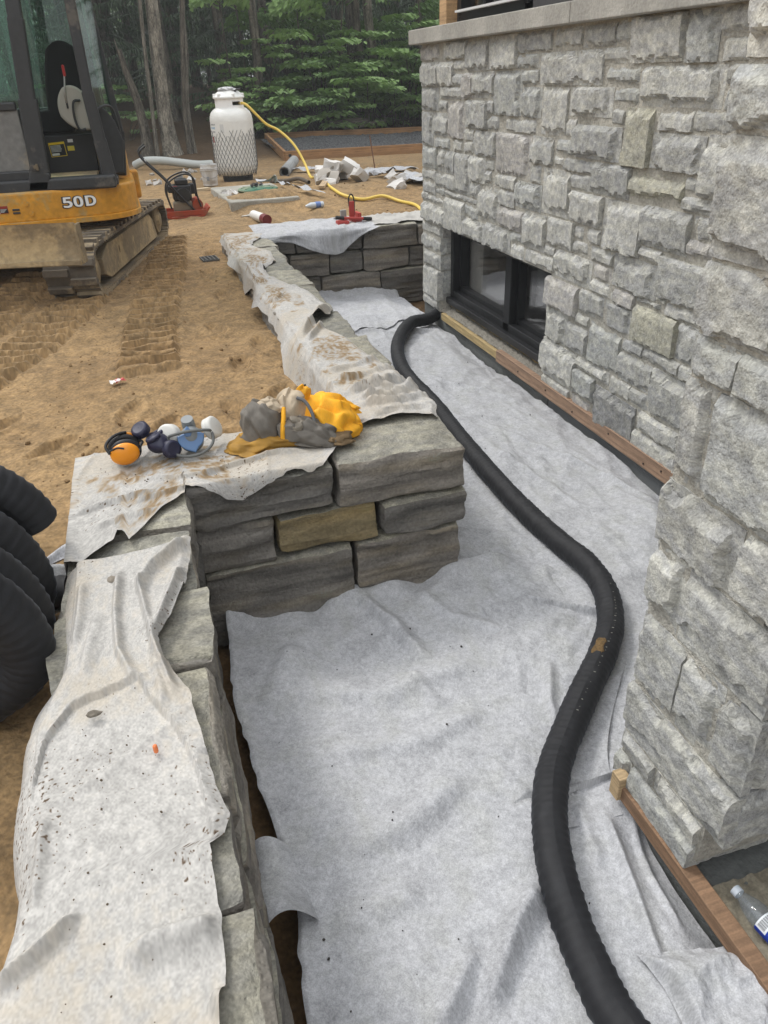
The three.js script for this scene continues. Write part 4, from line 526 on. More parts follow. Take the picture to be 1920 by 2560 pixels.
  { const g = new THREE.ExtrudeGeometry(skirt, { depth: 0.155, bevelSize: 0.018, bevelThickness: 0.018, bevelSegments: 3, curveSegments: 4 }); g.rotateX(-Math.PI / 2); g.translate(0, 0.475, 0); const b = part('body', uvBox(g), yellow, ex);
    const g2 = new THREE.ExtrudeGeometry(skirt, { depth: 0.03, bevelSize: 0.03, bevelThickness: 0.008, bevelSegments: 1 }); g2.rotateX(-Math.PI / 2); g2.translate(0, 0.432, 0); part('lower_rim', uvBox(g2), yellow, b);
    // tail hood rises behind the cab
    const hp = [[0.84, 0.50], [0.955, 0.36], [0.96, 0.0]]; for (let i = 0; i <= 14; i++) { const a = (-10 - 80 * i / 14) * Math.PI / 180; hp.push([R * Math.cos(a), R * Math.sin(a)]); } hp.push([0.45, -0.9], [0.5, -0.3]);
    const g3 = new THREE.ExtrudeGeometry(new THREE.Shape(hp.map(([x, z]) => new THREE.Vector2(x, -z))), { depth: 0.20, bevelSize: 0.02, bevelThickness: 0.05, bevelSegments: 4 }); g3.rotateX(-Math.PI / 2); g3.translate(-0.02, 0.66, -0.02); part('tail_hood', uvBox(g3), yellow, ex);
    part('counterweight_lip', uvBox(box(0.07, 0.20, 0.10, 0.985, 0.56, -0.02, 0.02)), yellow, ex);
    const hole = (x, y) => { const a = Math.atan2(1, 0); return [x, y]; };
    [[0.02, 0.585], [0.27, 0.578], [0.05, 0.50], [0.29, 0.515], [-0.3, 0.55]].forEach(([x, y]) => part('bolt_recess', new THREE.CylinderGeometry(0.016, 0.012, 0.010, 14), yellow, b, [x, y, 0.900], [Math.PI / 2, 0, 0]));
    [[0.80, 0.595, 0], [0.845, 0.575, 1], [0.82, 0.525, 0]].forEach(([x, y, d]) => part('bolt_recess', new THREE.CylinderGeometry(d ? 0.018 : 0.015, 0.012, 0.010, 14), d ? dark : yellow, b, [x, y, 0.54 + Math.sqrt(0.29 * 0.29 - (x - 0.675) ** 2) + 0.014], [Math.PI / 2, 0, -Math.atan2(x - 0.675, 0.25)]));
    part('vent_slot', box(0.045, 0.012, 0.006, 0.20, 0.545, 0.901, 0.002), dark, b); part('vent_slot', box(0.045, 0.012, 0.006, 0.20, 0.525, 0.901, 0.002), dark, b);
    // number lettering on the skirt
    const font = await new FontLoader().loadAsync('fonts/droid/droid_sans_bold.typeface.json');
    const tg = new TextGeometry('50D', { font, size: 0.074, depth: 0.003, curveSegments: 6 }); tg.computeBoundingBox(); tg.translate(-(tg.boundingBox.max.x) / 2, 0, 0); tg.scale(1.22, 0.88, 1);
    const to = new TextGeometry('50D', { font, size: 0.074, depth: 0.002, curveSegments: 6, bevelEnabled: true, bevelSize: 0.005, bevelThickness: 0.0005, bevelSegments: 1 }); to.computeBoundingBox(); to.translate(-(to.boundingBox.max.x) / 2, 0, 0); to.scale(1.22, 0.88, 1);
    const px = 0.60, pz = 0.8640, ry = 0.26; part('lettering', to, plain(0.03, 0.03, 0.03, 0.5), b, [px, 0.532, pz], [0, ry * 0.5, 0]); part('lettering', tg, plain(0.82, 0.82, 0.80, 0.5), b, [px + 0.001, 0.532, pz + 0.003], [0, ry * 0.5, 0]);
    const decal = (w, h, cols, x, y) => { const c = document.createElement('canvas'); c.width = 128; c.height = 64; const k = c.getContext('2d'); k.fillStyle = '#8d2a1e'; k.fillRect(0, 0, 128, 64); k.fillStyle = '#e8e4dc'; k.fillRect(0, 0, 48, 64); k.fillStyle = '#1a1a1a'; k.fillRect(10, 10, 26, 44); k.fillStyle = '#222'; k.fillRect(52, 22, 72, 38); k.fillStyle = '#ddd'; for (let i = 0; i < 4; i++) k.fillRect(56, 27 + i * 8, 60 - i * 9, 3); const t = new THREE.CanvasTexture(c); t.colorSpace = THREE.SRGBColorSpace; return part('warning_label', new THREE.PlaneGeometry(w, h), M({ map: t, roughness: 0.6 }), b, [x, y, 0.9015]); }; decal(0.085, 0.045, 0, 0.19 - 0.08, 0.55);
  }
  // cab, in metres from the turntable centre; its side towards the blade is at z = 0.84
  const zs = 0.84;
  const post = (name, pts, d) => { const g = []; for (let i = 0; i + 1 < pts.length; i++) { const A = V(...pts[i]), B = V(...pts[i + 1]), v = B.clone().sub(A), L = v.length(), q = new RoundedBoxGeometry((pts[i][3] + pts[i + 1][3]) / 2, L + 0.02, d, 2, 0.012); q.applyQuaternion(new THREE.Quaternion().setFromUnitVectors(V(0, 1, 0), v.normalize())); q.translate((A.x + B.x) / 2, (A.y + B.y) / 2, (A.z + B.z) / 2); g.push(q); } return part(name, uvBox(join(g)), dark, ex); };
  post('cab_post', [[0.36, 0.64, zs, 0.13], [0.40, 0.76, zs, 0.125], [0.428, 1.17, zs, 0.105], [0.47, 1.60, zs, 0.085], [0.50, 2.0, zs - 0.02, 0.085]], 0.07);
  post('cab_post', [[0.83, 0.69, zs - 0.04, 0.09], [0.81, 0.92, zs - 0.04, 0.08], [0.795, 1.20, zs - 0.04, 0.072], [0.80, 1.7, zs - 0.05, 0.06], [0.80, 2.0, zs - 0.06, 0.06]], 0.07);
  post('cab_post', [[0.905, 0.68, 0.46, 0.07], [0.945, 0.95, 0.45, 0.06], [0.925, 1.27, 0.45, 0.045], [0.90, 1.72, 0.45, 0.045], [0.89, 2.0, 0.45, 0.045]], 0.08);
  post('cab_post', [[-0.45, 0.66, zs, 0.08], [-0.42, 1.4, zs, 0.07], [-0.35, 2.0, zs - 0.02, 0.07]], 0.07);
  post('cab_post', [[-0.45, 0.66, -0.10, 0.08], [-0.42, 1.4, -0.10, 0.07], [-0.35, 2.0, -0.10, 0.07]], 0.07);
  post('cab_post', [[0.86, 0.8, -0.12, 0.06], [0.82, 1.5, -0.12, 0.06], [0.80, 2.0, -0.12, 0.06]], 0.07);
  part('cab_sill', uvBox(join([box(1.30, 0.085, 0.09, 0.215, 0.675, zs - 0.01, 0.02), box(1.34, 0.05, 0.95, 0.21, 0.672, 0.36, 0.01)])), dark, ex);
  { const q = new THREE.Shape([[0.76, 0.70], [0.90, 0.71], [0.935, 0.90], [0.90, 1.02], [0.86, 1.08], [0.80, 1.14]].map(a => new THREE.Vector2(...a))); const g = new THREE.ExtrudeGeometry(q, { depth: 0.03, bevelSize: 0.012, bevelThickness: 0.012, bevelSegments: 2 }); const p = part('rear_quarter_panel', uvBox(g), dark, ex, [0.35, 0, 0.45], [0, 0.42, 0]); p.position.set(0.06, 0, 0.92); p.rotation.y = 0.35; }
  part('cab_roof', uvBox(box(1.35, 0.12, 1.08, 0.24, 2.05, 0.35, 0.05)), dark, ex);
  part('floor_mat', uvBox(box(0.32, 0.02, 0.36, 0.59, 0.705, 0.63, 0.005)), mud, ex);
  part('seat_base_panel', uvBox(box(0.36, 0.24, 0.04, 0.58, 0.83, 0.46, 0.01)), plain(0.02, 0.02, 0.022, 0.6), ex);
  part('caution_label', new THREE.PlaneGeometry(0.105, 0.09), (() => { const c = document.createElement('canvas'); c.width = 128; c.height = 112; const q = c.getContext('2d'); q.fillStyle = '#d9b91e'; q.fillRect(0, 0, 128, 112); q.fillStyle = '#15181a'; q.fillRect(5, 18, 118, 89); q.fillStyle = '#c9ccc4'; for (let i = 0; i < 6; i++) q.fillRect(9, 24 + i * 9, i < 3 ? 84 : 100 - i * 4, 4); q.fillRect(9, 84, 60, 18); const t = new THREE.CanvasTexture(c); t.colorSpace = THREE.SRGBColorSpace; return M({ map: t, roughness: 0.6 }); })(), ex, [0.512, 0.862, 0.483], [0, 0, 0.05]);
  part('caution_label', new THREE.PlaneGeometry(0.045, 0.03), plain(0.60, 0.48, 0.04, 0.6), ex, [0.60, 0.865, 0.483]); part('maker_plate', new THREE.PlaneGeometry(0.035, 0.02), plain(0.6, 0.6, 0.58, 0.6), ex, [0.605, 0.912, 0.483]);
  { const s = new THREE.Shape(); s.moveTo(-0.16, 0); s.lineTo(0.10, 0); s.lineTo(0.16, 0.10); s.quadraticCurveTo(0.24, 0.30, 0.20, 0.48); s.quadraticCurveTo(0.12, 0.54, 0.055, 0.46); s.quadraticCurveTo(0.0, 0.28, -0.01, 0.11); s.lineTo(-0.18, 0.09); s.closePath();
    const g = new THREE.ExtrudeGeometry(s, { depth: 0.34, bevelSize: 0.02, bevelThickness: 0.025, bevelSegments: 3 }); g.translate(0.53, 0.98, 0.05); part('seat', uvBox(g), plain(0.010, 0.010, 0.011, 0.9), ex); }
  { const s = new THREE.Shape(); s.moveTo(0, 0); s.quadraticCurveTo(-0.02, 0.09, 0.04, 0.15); s.quadraticCurveTo(0.09, 0.18, 0.14, 0.13); s.lineTo(0.15, -0.08); s.quadraticCurveTo(0.06, -0.09, 0, 0); const g = new THREE.ExtrudeGeometry(s, { depth: 0.06, bevelSize: 0.014, bevelThickness: 0.014, bevelSegments: 3 }); g.translate(0.60, 1.07, 0.52); const k = part('console', uvBox(g), plain(0.40, 0.38, 0.33, 0.7), ex);
    part('console_slot', box(0.012, 0.08, 0.006, 0.643, 1.15, 0.597), plain(0.01, 0.01, 0.01, 0.6), k);
    const l = part('lever', tube([[0.643, 1.14, 0.595], [0.645, 1.20, 0.61], [0.66, 1.27, 0.615], [0.665, 1.30, 0.615]], 0.005, 20, 8), plain(0.5, 0.5, 0.5, 0.3, { metalness: 0.8 }), ex); part('lever_grip', new THREE.CapsuleGeometry(0.009, 0.05, 4, 10), plain(0.42, 0.02, 0.02, 0.45), l, [0.668, 1.328, 0.615]);
    part('grab_rail', tube([[0.73, 1.155, 0.60], [0.69, 1.15, 0.62], [0.675, 1.04, 0.62], [0.695, 0.98, 0.62], [0.73, 0.985, 0.61]], 0.008, 30, 8), dark, ex); }
  part('door_panel', uvBox(box(0.62, 0.36, 0.03, 0.045, 0.945, zs - 0.02, 0.01)), grey, ex);
  part('door_frame', uvBox(join([box(0.64, 0.05, 0.05, 0.03, 1.14, zs - 0.015, 0.012), box(0.64, 0.06, 0.05, 0.03, 0.74, zs - 0.012, 0.012), box(0.05, 0.9, 0.05, 0.16, 1.6, zs - 0.02, 0.014)])), dark, ex);
  part('door_latch', join([box(0.03, 0.025, 0.02, 0.385, 0.79, zs + 0.045, 0.006), box(0.015, 0.04, 0.014, 0.392, 0.79, zs + 0.05, 0.004)]), plain(0.14, 0.11, 0.07, 0.7), ex);
  part('side_console', uvBox(box(0.30, 0.10, 0.25, 0.12, 1.14, 0.60, 0.02)), plain(0.16, 0.15, 0.13, 0.8), ex);
  part('pane', box(0.50, 0.80, 0.006, 0.18, 1.57, zs - 0.03), tint, ex);
  part('pane', box(0.005, 0.9, 0.52, 0.86, 1.50, 0.15), tint, ex);
  { const q = new THREE.Shape([[0.0, 1.10], [0.29, 1.06], [0.27, 1.98], [0.0, 1.98]].map(a => new THREE.Vector2(...a))); const g = new THREE.ExtrudeGeometry(q, { depth: 0.005, bevelEnabled: false }); part('pane', g, tint, ex, [0.815, 0, 0.74], [0, 1.19, 0]); }
  part('pane', box(1.1, 0.85, 0.006, 0.2, 1.52, -0.10), tint, ex);
  part('far_side_panel', uvBox(box(1.3, 0.42, 0.04, 0.2, 0.90, -0.12, 0.01)), dark, ex);
  part('grab_handle', tube([[0.83, 1.10, 0.74], [0.88, 1.12, 0.70], [0.925, 1.10, 0.62], [0.945, 0.98, 0.60], [0.945, 0.90, 0.58], [0.915, 0.74, 0.58]], 0.008, 30, 8), dark, ex);
}

// ---------------------------------------------------------------- gear on the wall corner
const WT = 0.582;   // top of the felt on the walls
{ // ear defenders
  const t = thing('ear_defenders', 'orange ear defenders with black headband on the muddy felt', 'ear defenders', [-0.190, WT, -2.365], 0.12); t.scale.setScalar(1.0);
  const orange = M({ color: lin(0.85, 0.30, 0.01), roughness: 0.42, clearcoat: 0.2 }), blk = plain(0.012, 0.012, 0.014, 0.55);
  const cup = (s) => { const g = new THREE.SphereGeometry(1, 32, 20); g.scale(0.046, 0.038, 0.022); const p = g.attributes.position; for (let i = 0; i < p.count; i++) { const z = p.getZ(i); if (z < 0) p.setZ(i, z * 0.25); } g.computeVertexNormals(); return g; };
  const a = part('ear_cup', cup(), orange, t, [0, 0.040, 0.034]), b = part('ear_cup', cup(), orange, t, [0.012, 0.046, -0.034], [0, Math.PI, 0]);
  for (const z of [0.028, -0.028]) { const q = new THREE.TorusGeometry(0.034, 0.012, 10, 28); q.scale(1.1, 0.95, 0.9); part('cushion', q, blk, t, [0.004, 0.042, z * 0.8]); }
  part('headband', tube([[0.046, 0.04, 0.036], [0.052, 0.05, 0.02], [0.062, 0.055, 0.0], [0.052, 0.055, -0.025]], 0.005, 20, 8), blk, t);
  part('headband', tube([[-0.046, 0.052, 0.040], [-0.052, 0.072, 0.02], [-0.03, 0.088, 0.0], [0.0, 0.09, -0.02], [0.02, 0.086, -0.03]], 0.005, 30, 8), blk, t);
  part('wire_arm', tube([[-0.045, 0.062, 0.042], [-0.02, 0.070, 0.046], [0.0, 0.066, 0.052]], 0.003, 16, 6), blk, t);
}
{ // dark respirator lying on its side
  const t = thing('respirator', 'dark navy rubber respirator beside the orange ear defenders', 'respirator', [-0.082, WT, -2.372], 0.3); t.scale.setScalar(1.15);
  const navy = plain(0.018, 0.018, 0.045, 0.5), pts = [[0.001, 0], [0.022, 0], [0.026, 0.004], [0.026, 0.009], [0.0235, 0.011], [0.026, 0.013], [0.026, 0.022], [0.019, 0.027], [0.017, 0.025], [0.001, 0.025]].map(q => new THREE.Vector2(...q));
  const body = new THREE.SphereGeometry(1, 28, 20); body.scale(0.030, 0.026, 0.050); const p = body.attributes.position; for (let i = 0; i < p.count; i++) { const x = p.getX(i), y = p.getY(i), z = p.getZ(i), k = 1 + 0.14 * Math.sin(z * 90) + 0.12 * fbm3(x * 30, y * 30, z * 30, 2, 9); p.setXYZ(i, x * k, y * k, z); } body.computeVertexNormals(); part('face_piece', body, navy, t, [0, 0.04, 0]);
  part('cartridge', new THREE.LatheGeometry(pts, 26), navy, t, [0.018, 0.026, 0.038], [1.25, 0, -0.3]); part('cartridge', new THREE.LatheGeometry(pts, 26), navy, t, [-0.022, 0.060, -0.045], [0.3, 0, 0.5]);
  for (const [x, y, z, r] of [[-0.012, 0.062, 0.012, 0.018], [0.012, 0.060, -0.018, 0.016]]) part('valve', new THREE.TorusGeometry(r, 0.006, 8, 20), navy, t, [x, y, z], [1.3, 0.3, 0]);
  part('strap', tube([[0.03, 0.05, -0.02], [0.052, 0.03, 0.01], [0.05, 0.015, 0.04], [0.03, 0.012, 0.06]], 0.004, 20, 6), navy, t);
}
{ // grey half mask with two white filters
  const t = thing('respirator', 'grey half-face respirator with blue chin cup and white filters', 'respirator', [0.022, WT, -2.375], 0.0); t.scale.setScalar(1.12);
  const grey = plain(0.20, 0.215, 0.22, 0.5), blue = plain(0.10, 0.19, 0.36, 0.45), white = plain(0.62, 0.61, 0.57, 0.6);
  const f = (x, ry) => { const g = new THREE.LatheGeometry([[0.001, 0], [0.028, 0], [0.034, 0.004], [0.034, 0.012], [0.031, 0.015], [0.034, 0.018], [0.034, 0.028], [0.026, 0.034], [0.001, 0.035]].map(q => new THREE.Vector2(...q)), 28); return part('filter', g, white, t, [x, 0.045, -0.022], [1.2, ry, 0]); };
  f(-0.048, 0).rotation.set(1.1, 0, 0.5); f(0.058, 0).rotation.set(0.7, 0, -0.9);
  const body = new THREE.SphereGeometry(1, 28, 20, 0, 6.283, 0, 1.9); body.scale(0.036, 0.05, 0.036); part('face_piece', body, grey, t, [0.006, 0.03, -0.004], [0.6, 0, 0]);
  const v = new THREE.CylinderGeometry(0.018, 0.020, 0.03, 20); part('valve', v, grey, t, [0.004, 0.078, -0.02], [0.3, 0, 0.1]);
  const s = new THREE.Shape(); s.moveTo(-0.034, 0.02); s.quadraticCurveTo(0, 0.034, 0.036, 0.02); s.quadraticCurveTo(0.034, -0.004, 0.016, -0.012); s.lineTo(0.006, -0.026); s.lineTo(-0.012, -0.018); s.quadraticCurveTo(-0.036, -0.006, -0.034, 0.02); const bg = new THREE.ExtrudeGeometry(s, { depth: 0.006, bevelSize: 0.004, bevelThickness: 0.004, bevelSegments: 3 }); part('chin_cup', bg, blue, t, [0.004, 0.034, 0.030], [-0.55, 0, 0]);
  const d = new THREE.Shape(); d.moveTo(0, 0.014); d.quadraticCurveTo(0.014, 0, 0.006, -0.012); d.lineTo(-0.006, -0.012); d.quadraticCurveTo(-0.014, 0, 0, 0.014); part('port', new THREE.ExtrudeGeometry(d, { depth: 0.004, bevelSize: 0.002, bevelThickness: 0.002, bevelSegments: 1 }), blue, t, [-0.002, 0.068, 0.024], [-0.5, 0, 0]);
  const ring = tube([[-0.06, 0.055, 0.018], [-0.052, 0.02, 0.048], [-0.02, 0.010, 0.066], [0.03, 0.012, 0.062], [0.064, 0.03, 0.042], [0.066, 0.055, 0.015], [0.05, 0.068, 0.03], [0.0, 0.076, 0.04], [-0.04, 0.070, 0.034]], 0.0045, 70, 8, true); ring.scale(1, 1, 1); part('strap', ring, plain(0.13, 0.135, 0.13, 0.7), t);
}
{ // rain jacket thrown down: yellow and grey-brown panels
  const t = thing('rain_jacket', 'crumpled yellow and grey rain jacket lying on the stone wall', 'jacket', [0.362, WT - 0.008, -2.365], 0.03);
  const cl = (a, b, seed) => M({ map: tex(256, (u, v) => { const k = 1 + 0.14 * tfbm(u, v, 5, 4, seed) + 0.05 * tfbm(u, v, 90, 2, seed + 3); return [a[0] * k, a[1] * k, a[2] * k]; }), roughness: 0.75, side: THREE.DoubleSide });
  const yel = cl([0.93, 0.67, 0.13], 0, 601), gry = cl([0.42, 0.40, 0.37], 0, 611), bei = cl([0.70, 0.64, 0.55], 0, 621), dul = cl([0.60, 0.45, 0.16], 0, 631), brn = cl([0.44, 0.36, 0.25], 0, 641), gry2 = cl([0.50, 0.47, 0.42], 0, 651), pip = plain(0.13, 0.135, 0.14, 0.7);
  // bundles of cloth: facets with their own tilt meeting in creases, flattened where they lie
  const lump = (rx, ry, rz, seed, n = 46, amp = 0.17, sharp = 0.105) => {
    const R = rng(seed), c = []; for (let i = 0; i < n; i++) { const y = 1 - 2 * (i + 0.5) / n, a = i * 2.39996 + R() * 0.9, q = Math.sqrt(1 - y * y); c.push([q * Math.cos(a), y, q * Math.sin(a), (R() - 0.5) * amp, (R() - 0.5) * 2.4 * amp * 2, (R() - 0.5) * 2.4 * amp * 2, (R() - 0.5) * 2.4 * amp * 2]); }
    const g = new THREE.SphereGeometry(1, 96, 56), p = g.attributes.position, uv = g.attributes.uv;
    for (let i = 0; i < p.count; i++) { const x = p.getX(i), y = p.getY(i), z = p.getZ(i); let W = 0, S = 0; for (const k of c) { const dx = x - k[0], dy = y - k[1], dz = z - k[2], w = Math.exp(-(dx * dx + dy * dy + dz * dz) / (2 * sharp * sharp)) + 1e-12; W += w; S += w * (k[3] + k[4] * dx + k[5] * dy + k[6] * dz); } const r = 1 + 1.35 * S / W + 0.03 * fbm3(x * 6, y * 6, z * 6, 2, seed); let Y = y * r * ry; if (Y < 0) Y *= 0.22; p.setXYZ(i, x * r * rx, Y, z * r * rz); uv.setXY(i, x * rx * 6, z * rz * 6 + y * ry * 6); }
    g.computeVertexNormals(); return g;
  };
  part('hem', lump(0.135, 0.042, 0.085, 5, 40, 0.2), dul, t, [-0.085, 0.004, 0.015], [0, 0.15, 0.0]);
  part('back_panel', lump(0.085, 0.135, 0.088, 12, 44, 0.16), gry, t, [-0.085, 0.012, -0.015], [0, 0.3, 0.10]);
  part('shoulder_panel', lump(0.066, 0.135, 0.070, 22, 40, 0.13), bei, t, [-0.004, 0.028, -0.02], [0, -0.2, -0.16]);
  part('yoke', lump(0.046, 0.048, 0.042, 29, 36, 0.18), bei, t, [-0.062, 0.105, 0.0], [0, 0.1, 0.4]);
  part('body_panel', lump(0.135, 0.118, 0.100, 36, 60, 0.15, 0.09), yel, t, [0.118, 0.008, -0.015], [0, -0.15, -0.14]);
  part('collar', lump(0.026, 0.060, 0.026, 44, 30, 0.2), yel, t, [0.045, 0.115, -0.03], [0.1, 0, -0.35]);
  part('collar_flap', lump(0.046, 0.024, 0.032, 46, 30, 0.22), yel, t, [0.215, 0.055, -0.04], [0, 0, -0.3]);
  part('sleeve', lump(0.115, 0.066, 0.052, 52, 50, 0.17, 0.095), gry, t, [0.04, 0.02, 0.065], [0, -0.45, -0.22]);
  part('elbow_patch', lump(0.040, 0.034, 0.036, 57, 30, 0.16), gry2, t, [0.012, 0.058, 0.062], [0, 0.2, -0.3]);
  part('zip_strip', tube([[-0.045, 0.03, 0.082], [-0.040, 0.065, 0.074], [-0.030, 0.10, 0.056], [-0.022, 0.125, 0.03]], 0.008, 30, 8), yel, t);
  part('piping', tube([[0.028, 0.150, 0.022], [0.050, 0.140, 0.036], [0.066, 0.108, 0.060], [0.07, 0.075, 0.078]], 0.006, 24, 8), pip, t);
  part('cuff', lump(0.052, 0.032, 0.040, 62, 30, 0.16), brn, t, [0.145, 0.006, 0.105], [0, 0.35, -0.1]);
  part('drawcord_toggle', new THREE.CapsuleGeometry(0.006, 0.014, 4, 10), yel, t, [0.238, 0.02, 0.03], [0, 0, 1.2]);
}
{ // water bottle on the mortar ledge
  const t = thing('water_bottle', 'clear plastic water bottle with blue label lying behind the form board', 'bottle', [0.975, 0.098, -0.70], 0); t.rotation.set(0, 0.12, 0); t.scale.setScalar(0.85);
  const prof = [[0.001, 0], [0.026, 0], [0.030, 0.006], [0.030, 0.03], [0.028, 0.034], [0.030, 0.038], [0.028, 0.044], [0.030, 0.05], [0.030, 0.115], [0.0285, 0.12], [0.030, 0.126], [0.026, 0.148], [0.016, 0.172], [0.0125, 0.178], [0.0125, 0.186]].map(q => new THREE.Vector2(...q));
  const lay = g => { g.rotateX(-Math.PI / 2); g.translate(0, 0, 0.17); return g; };
  part('bottle_body', lay(new THREE.LatheGeometry(prof, 32)), M({ color: lin(0.86, 0.90, 0.94), roughness: 0.06, transmission: 0.92, thickness: 0, ior: 1.45, side: THREE.DoubleSide }), t);
  const c = document.createElement('canvas'); c.width = 512; c.height = 160; const k = c.getContext('2d'); k.fillStyle = '#1f3fa6'; k.fillRect(0, 0, 512, 160); k.fillStyle = '#e8ecef'; k.fillRect(120, 0, 150, 92); k.fillRect(290, 10, 60, 140); k.fillStyle = '#15171c'; for (let i = 0; i < 22; i++) k.fillRect(136 + i * 5.4, 14, (i * 7) % 3 + 1.4, 62); k.fillRect(300, 20, 3, 120); k.fillStyle = '#33406c'; for (let i = 0; i < 9; i++) k.fillRect(298, 20 + i * 13, 44, 4); const ct = new THREE.CanvasTexture(c); ct.colorSpace = THREE.SRGBColorSpace; ct.wrapS = THREE.RepeatWrapping;
  const lg = new THREE.CylinderGeometry(0.0308, 0.0308, 0.052, 36, 1, true); lg.rotateY(-2.4 - 0.5); lg.translate(0, 0.083, 0); part('bottle_label', lay(lg), M({ map: ct, roughness: 0.5, side: THREE.DoubleSide }), t);
  const cap = new THREE.CylinderGeometry(0.0145, 0.0145, 0.016, 24); cap.translate(0, 0.192, 0); part('cap', lay(cap), plain(0.55, 0.60, 0.66, 0.4), t);
}

// ---------------------------------------------------------------- yard
const gAt = (x, z) => groundY(x, z);
{ // propane cylinder in its wire netting
  const X = 1.41, Z0 = -11.6, t = thing('propane_tank', 'white propane tank wrapped in wire netting on the sand', 'propane tank', [X, 0.435, Z0], 0);
  const white = M({ map: tex(256, (u, v) => { const k = 0.93 + 0.05 * tfbm(u, v, 5, 4, 701) + 0.03 * tfbm(u, v, 60, 2, 702); return [k, k, k * 0.985]; }), roughness: 0.42, color: lin(0.86, 0.86, 0.85) });
  const prof = [[0.001, 0.06], [0.2, 0.065], [0.255, 0.09], [0.283, 0.15], [0.29, 0.22], [0.29, 0.715], [0.287, 0.735], [0.29, 0.745], [0.283, 0.80], [0.262, 0.85], [0.225, 0.885], [0.195, 0.90], [0.001, 0.905]].map(q => new THREE.Vector2(...q));
  part('tank_shell', new THREE.LatheGeometry(prof, 56), white, t);
  part('foot_ring', new THREE.CylinderGeometry(0.215, 0.205, 0.10, 40, 1), plain(0.02, 0.022, 0.024, 0.7), t, [0, 0.045, 0]);
  { const s = [], n = 56; const ring = (a0, a1, y0, y1, r) => { const g = new THREE.CylinderGeometry(r, r, y1 - y0, Math.max(3, Math.round((a1 - a0) * 9)), 1, true, a0, a1 - a0); g.translate(0, (y0 + y1) / 2, 0); s.push(g); }; const w0 = 0.10, w1 = 0.72; ring(0, 6.2832, 0.885, 0.93, 0.19); ring(0, 6.2832, 0.975, 1.03, 0.19); ring(w1, w0 + 6.2832, 0.93, 0.975, 0.19); part('collar', join(s), M({ color: lin(0.84, 0.84, 0.83), roughness: 0.45, side: THREE.DoubleSide }), t); part('valve', join([bar([0, 0.89, 0], [0, 0.99, 0], 0.03), bar([0, 0.95, 0], [0.12, 0.952, 0.1], 0.014)]), plain(0.25, 0.2, 0.12, 0.4, { metalness: 0.7 }), t); }
  part('cap', new THREE.LatheGeometry([[0.001, 1.115], [0.12, 1.105], [0.165, 1.075], [0.178, 1.045], [0.208, 1.04], [0.212, 1.015], [0.2, 1.01], [0.001, 1.01]].map(q => new THREE.Vector2(...q)), 48), white, t);
  for (let i = 0; i < 6; i++) { const a = i * 1.047 + 0.3; part('cap_lug', box(0.05, 0.05, 0.03, 0, 0, 0, 0.008), white, t, [0.185 * Math.cos(a), 1.045, 0.185 * Math.sin(a)], [0, -a, 0]); }
  part('rag', (() => { const g = new THREE.SphereGeometry(0.10, 30, 20), p = g.attributes.position; for (let i = 0; i < p.count; i++) { const x = p.getX(i), y = p.getY(i), z = p.getZ(i), k = 1 + 0.5 * ridge2(x * 30 + y * 20, z * 30, 3, 9); p.setXYZ(i, x * k * 1.1, Math.max(-0.01, y * 0.3 * k), z * k); } g.computeVertexNormals(); return g; })(), plain(0.55, 0.55, 0.55, 0.7), t, [-0.01, 1.11, 0.02]);
  part('strap_loop', new THREE.TorusGeometry(0.04, 0.012, 8, 20, 4.5), plain(0.04, 0.04, 0.045, 0.6), t, [0.11, 1.09, 0.10], [0.9, 0.3, 0.2]);
  // netting: two families of helical wires
  { const n = 34, s = [], r = 0.297; for (const d of [-1, 1]) for (let i = 0; i < n; i++) { const a0 = i / n * 6.283, top = 0.60 + 0.05 * noise2(i * 1.7, d * 3, 5); let prev = null; for (let k = 0; k <= 16; k++) { const h = 0.06 + (top - 0.06) * k / 16, a = a0 + d * (h * 1.55) / 0.9, rr = (h < 0.2 ? lerp(0.262, r, sm(clamp((h - 0.06) / 0.14))) : r), p = [rr * Math.cos(a), h, rr * Math.sin(a)]; if (prev && (k % 2 === 0)) { s.push(bar(prev, p, 0.0028, 3)); prev = p; } else if (!prev) prev = p; } } part('wire_netting', join(s), plain(0.10, 0.105, 0.11, 0.5, { metalness: 0.4 }), t); }
  { const c = document.createElement('canvas'); c.width = 256; c.height = 256; const k = c.getContext('2d'); k.fillStyle = '#f0f0ee'; k.fillRect(0, 0, 256, 256); k.fillStyle = '#4b5560'; k.font = 'bold 50px sans-serif'; k.fillText('LAURIER', 12, 62); k.fillStyle = '#2f93c8'; k.font = 'bold 66px sans-serif'; k.fillText('PANE', 38, 142); k.fillStyle = '#4b5560'; k.font = 'bold 46px sans-serif'; k.fillText('623-4555', 10, 220); const ct = new THREE.CanvasTexture(c); ct.colorSpace = THREE.SRGBColorSpace; const g = new THREE.CylinderGeometry(0.2912, 0.2912, 0.14, 14, 1, true, -1.52, 0.62); part('tank_lettering', g, M({ map: ct, roughness: 0.5, color: lin(0.84, 0.84, 0.83) }), t, [0, 0.665, 0]);
    const g2 = new THREE.CylinderGeometry(0.2914, 0.2914, 0.10, 6, 1, true, -0.72, 0.20); part('paper_label', g2, plain(0.60, 0.61, 0.60, 0.7), t, [0, 0.665, 0]); const g3 = new THREE.CylinderGeometry(0.2914, 0.2914, 0.07, 4, 1, true, -1.35, 0.16); part('hazard_label', g3, plain(0.45, 0.06, 0.05, 0.6), t, [0, 0.53, 0]); }
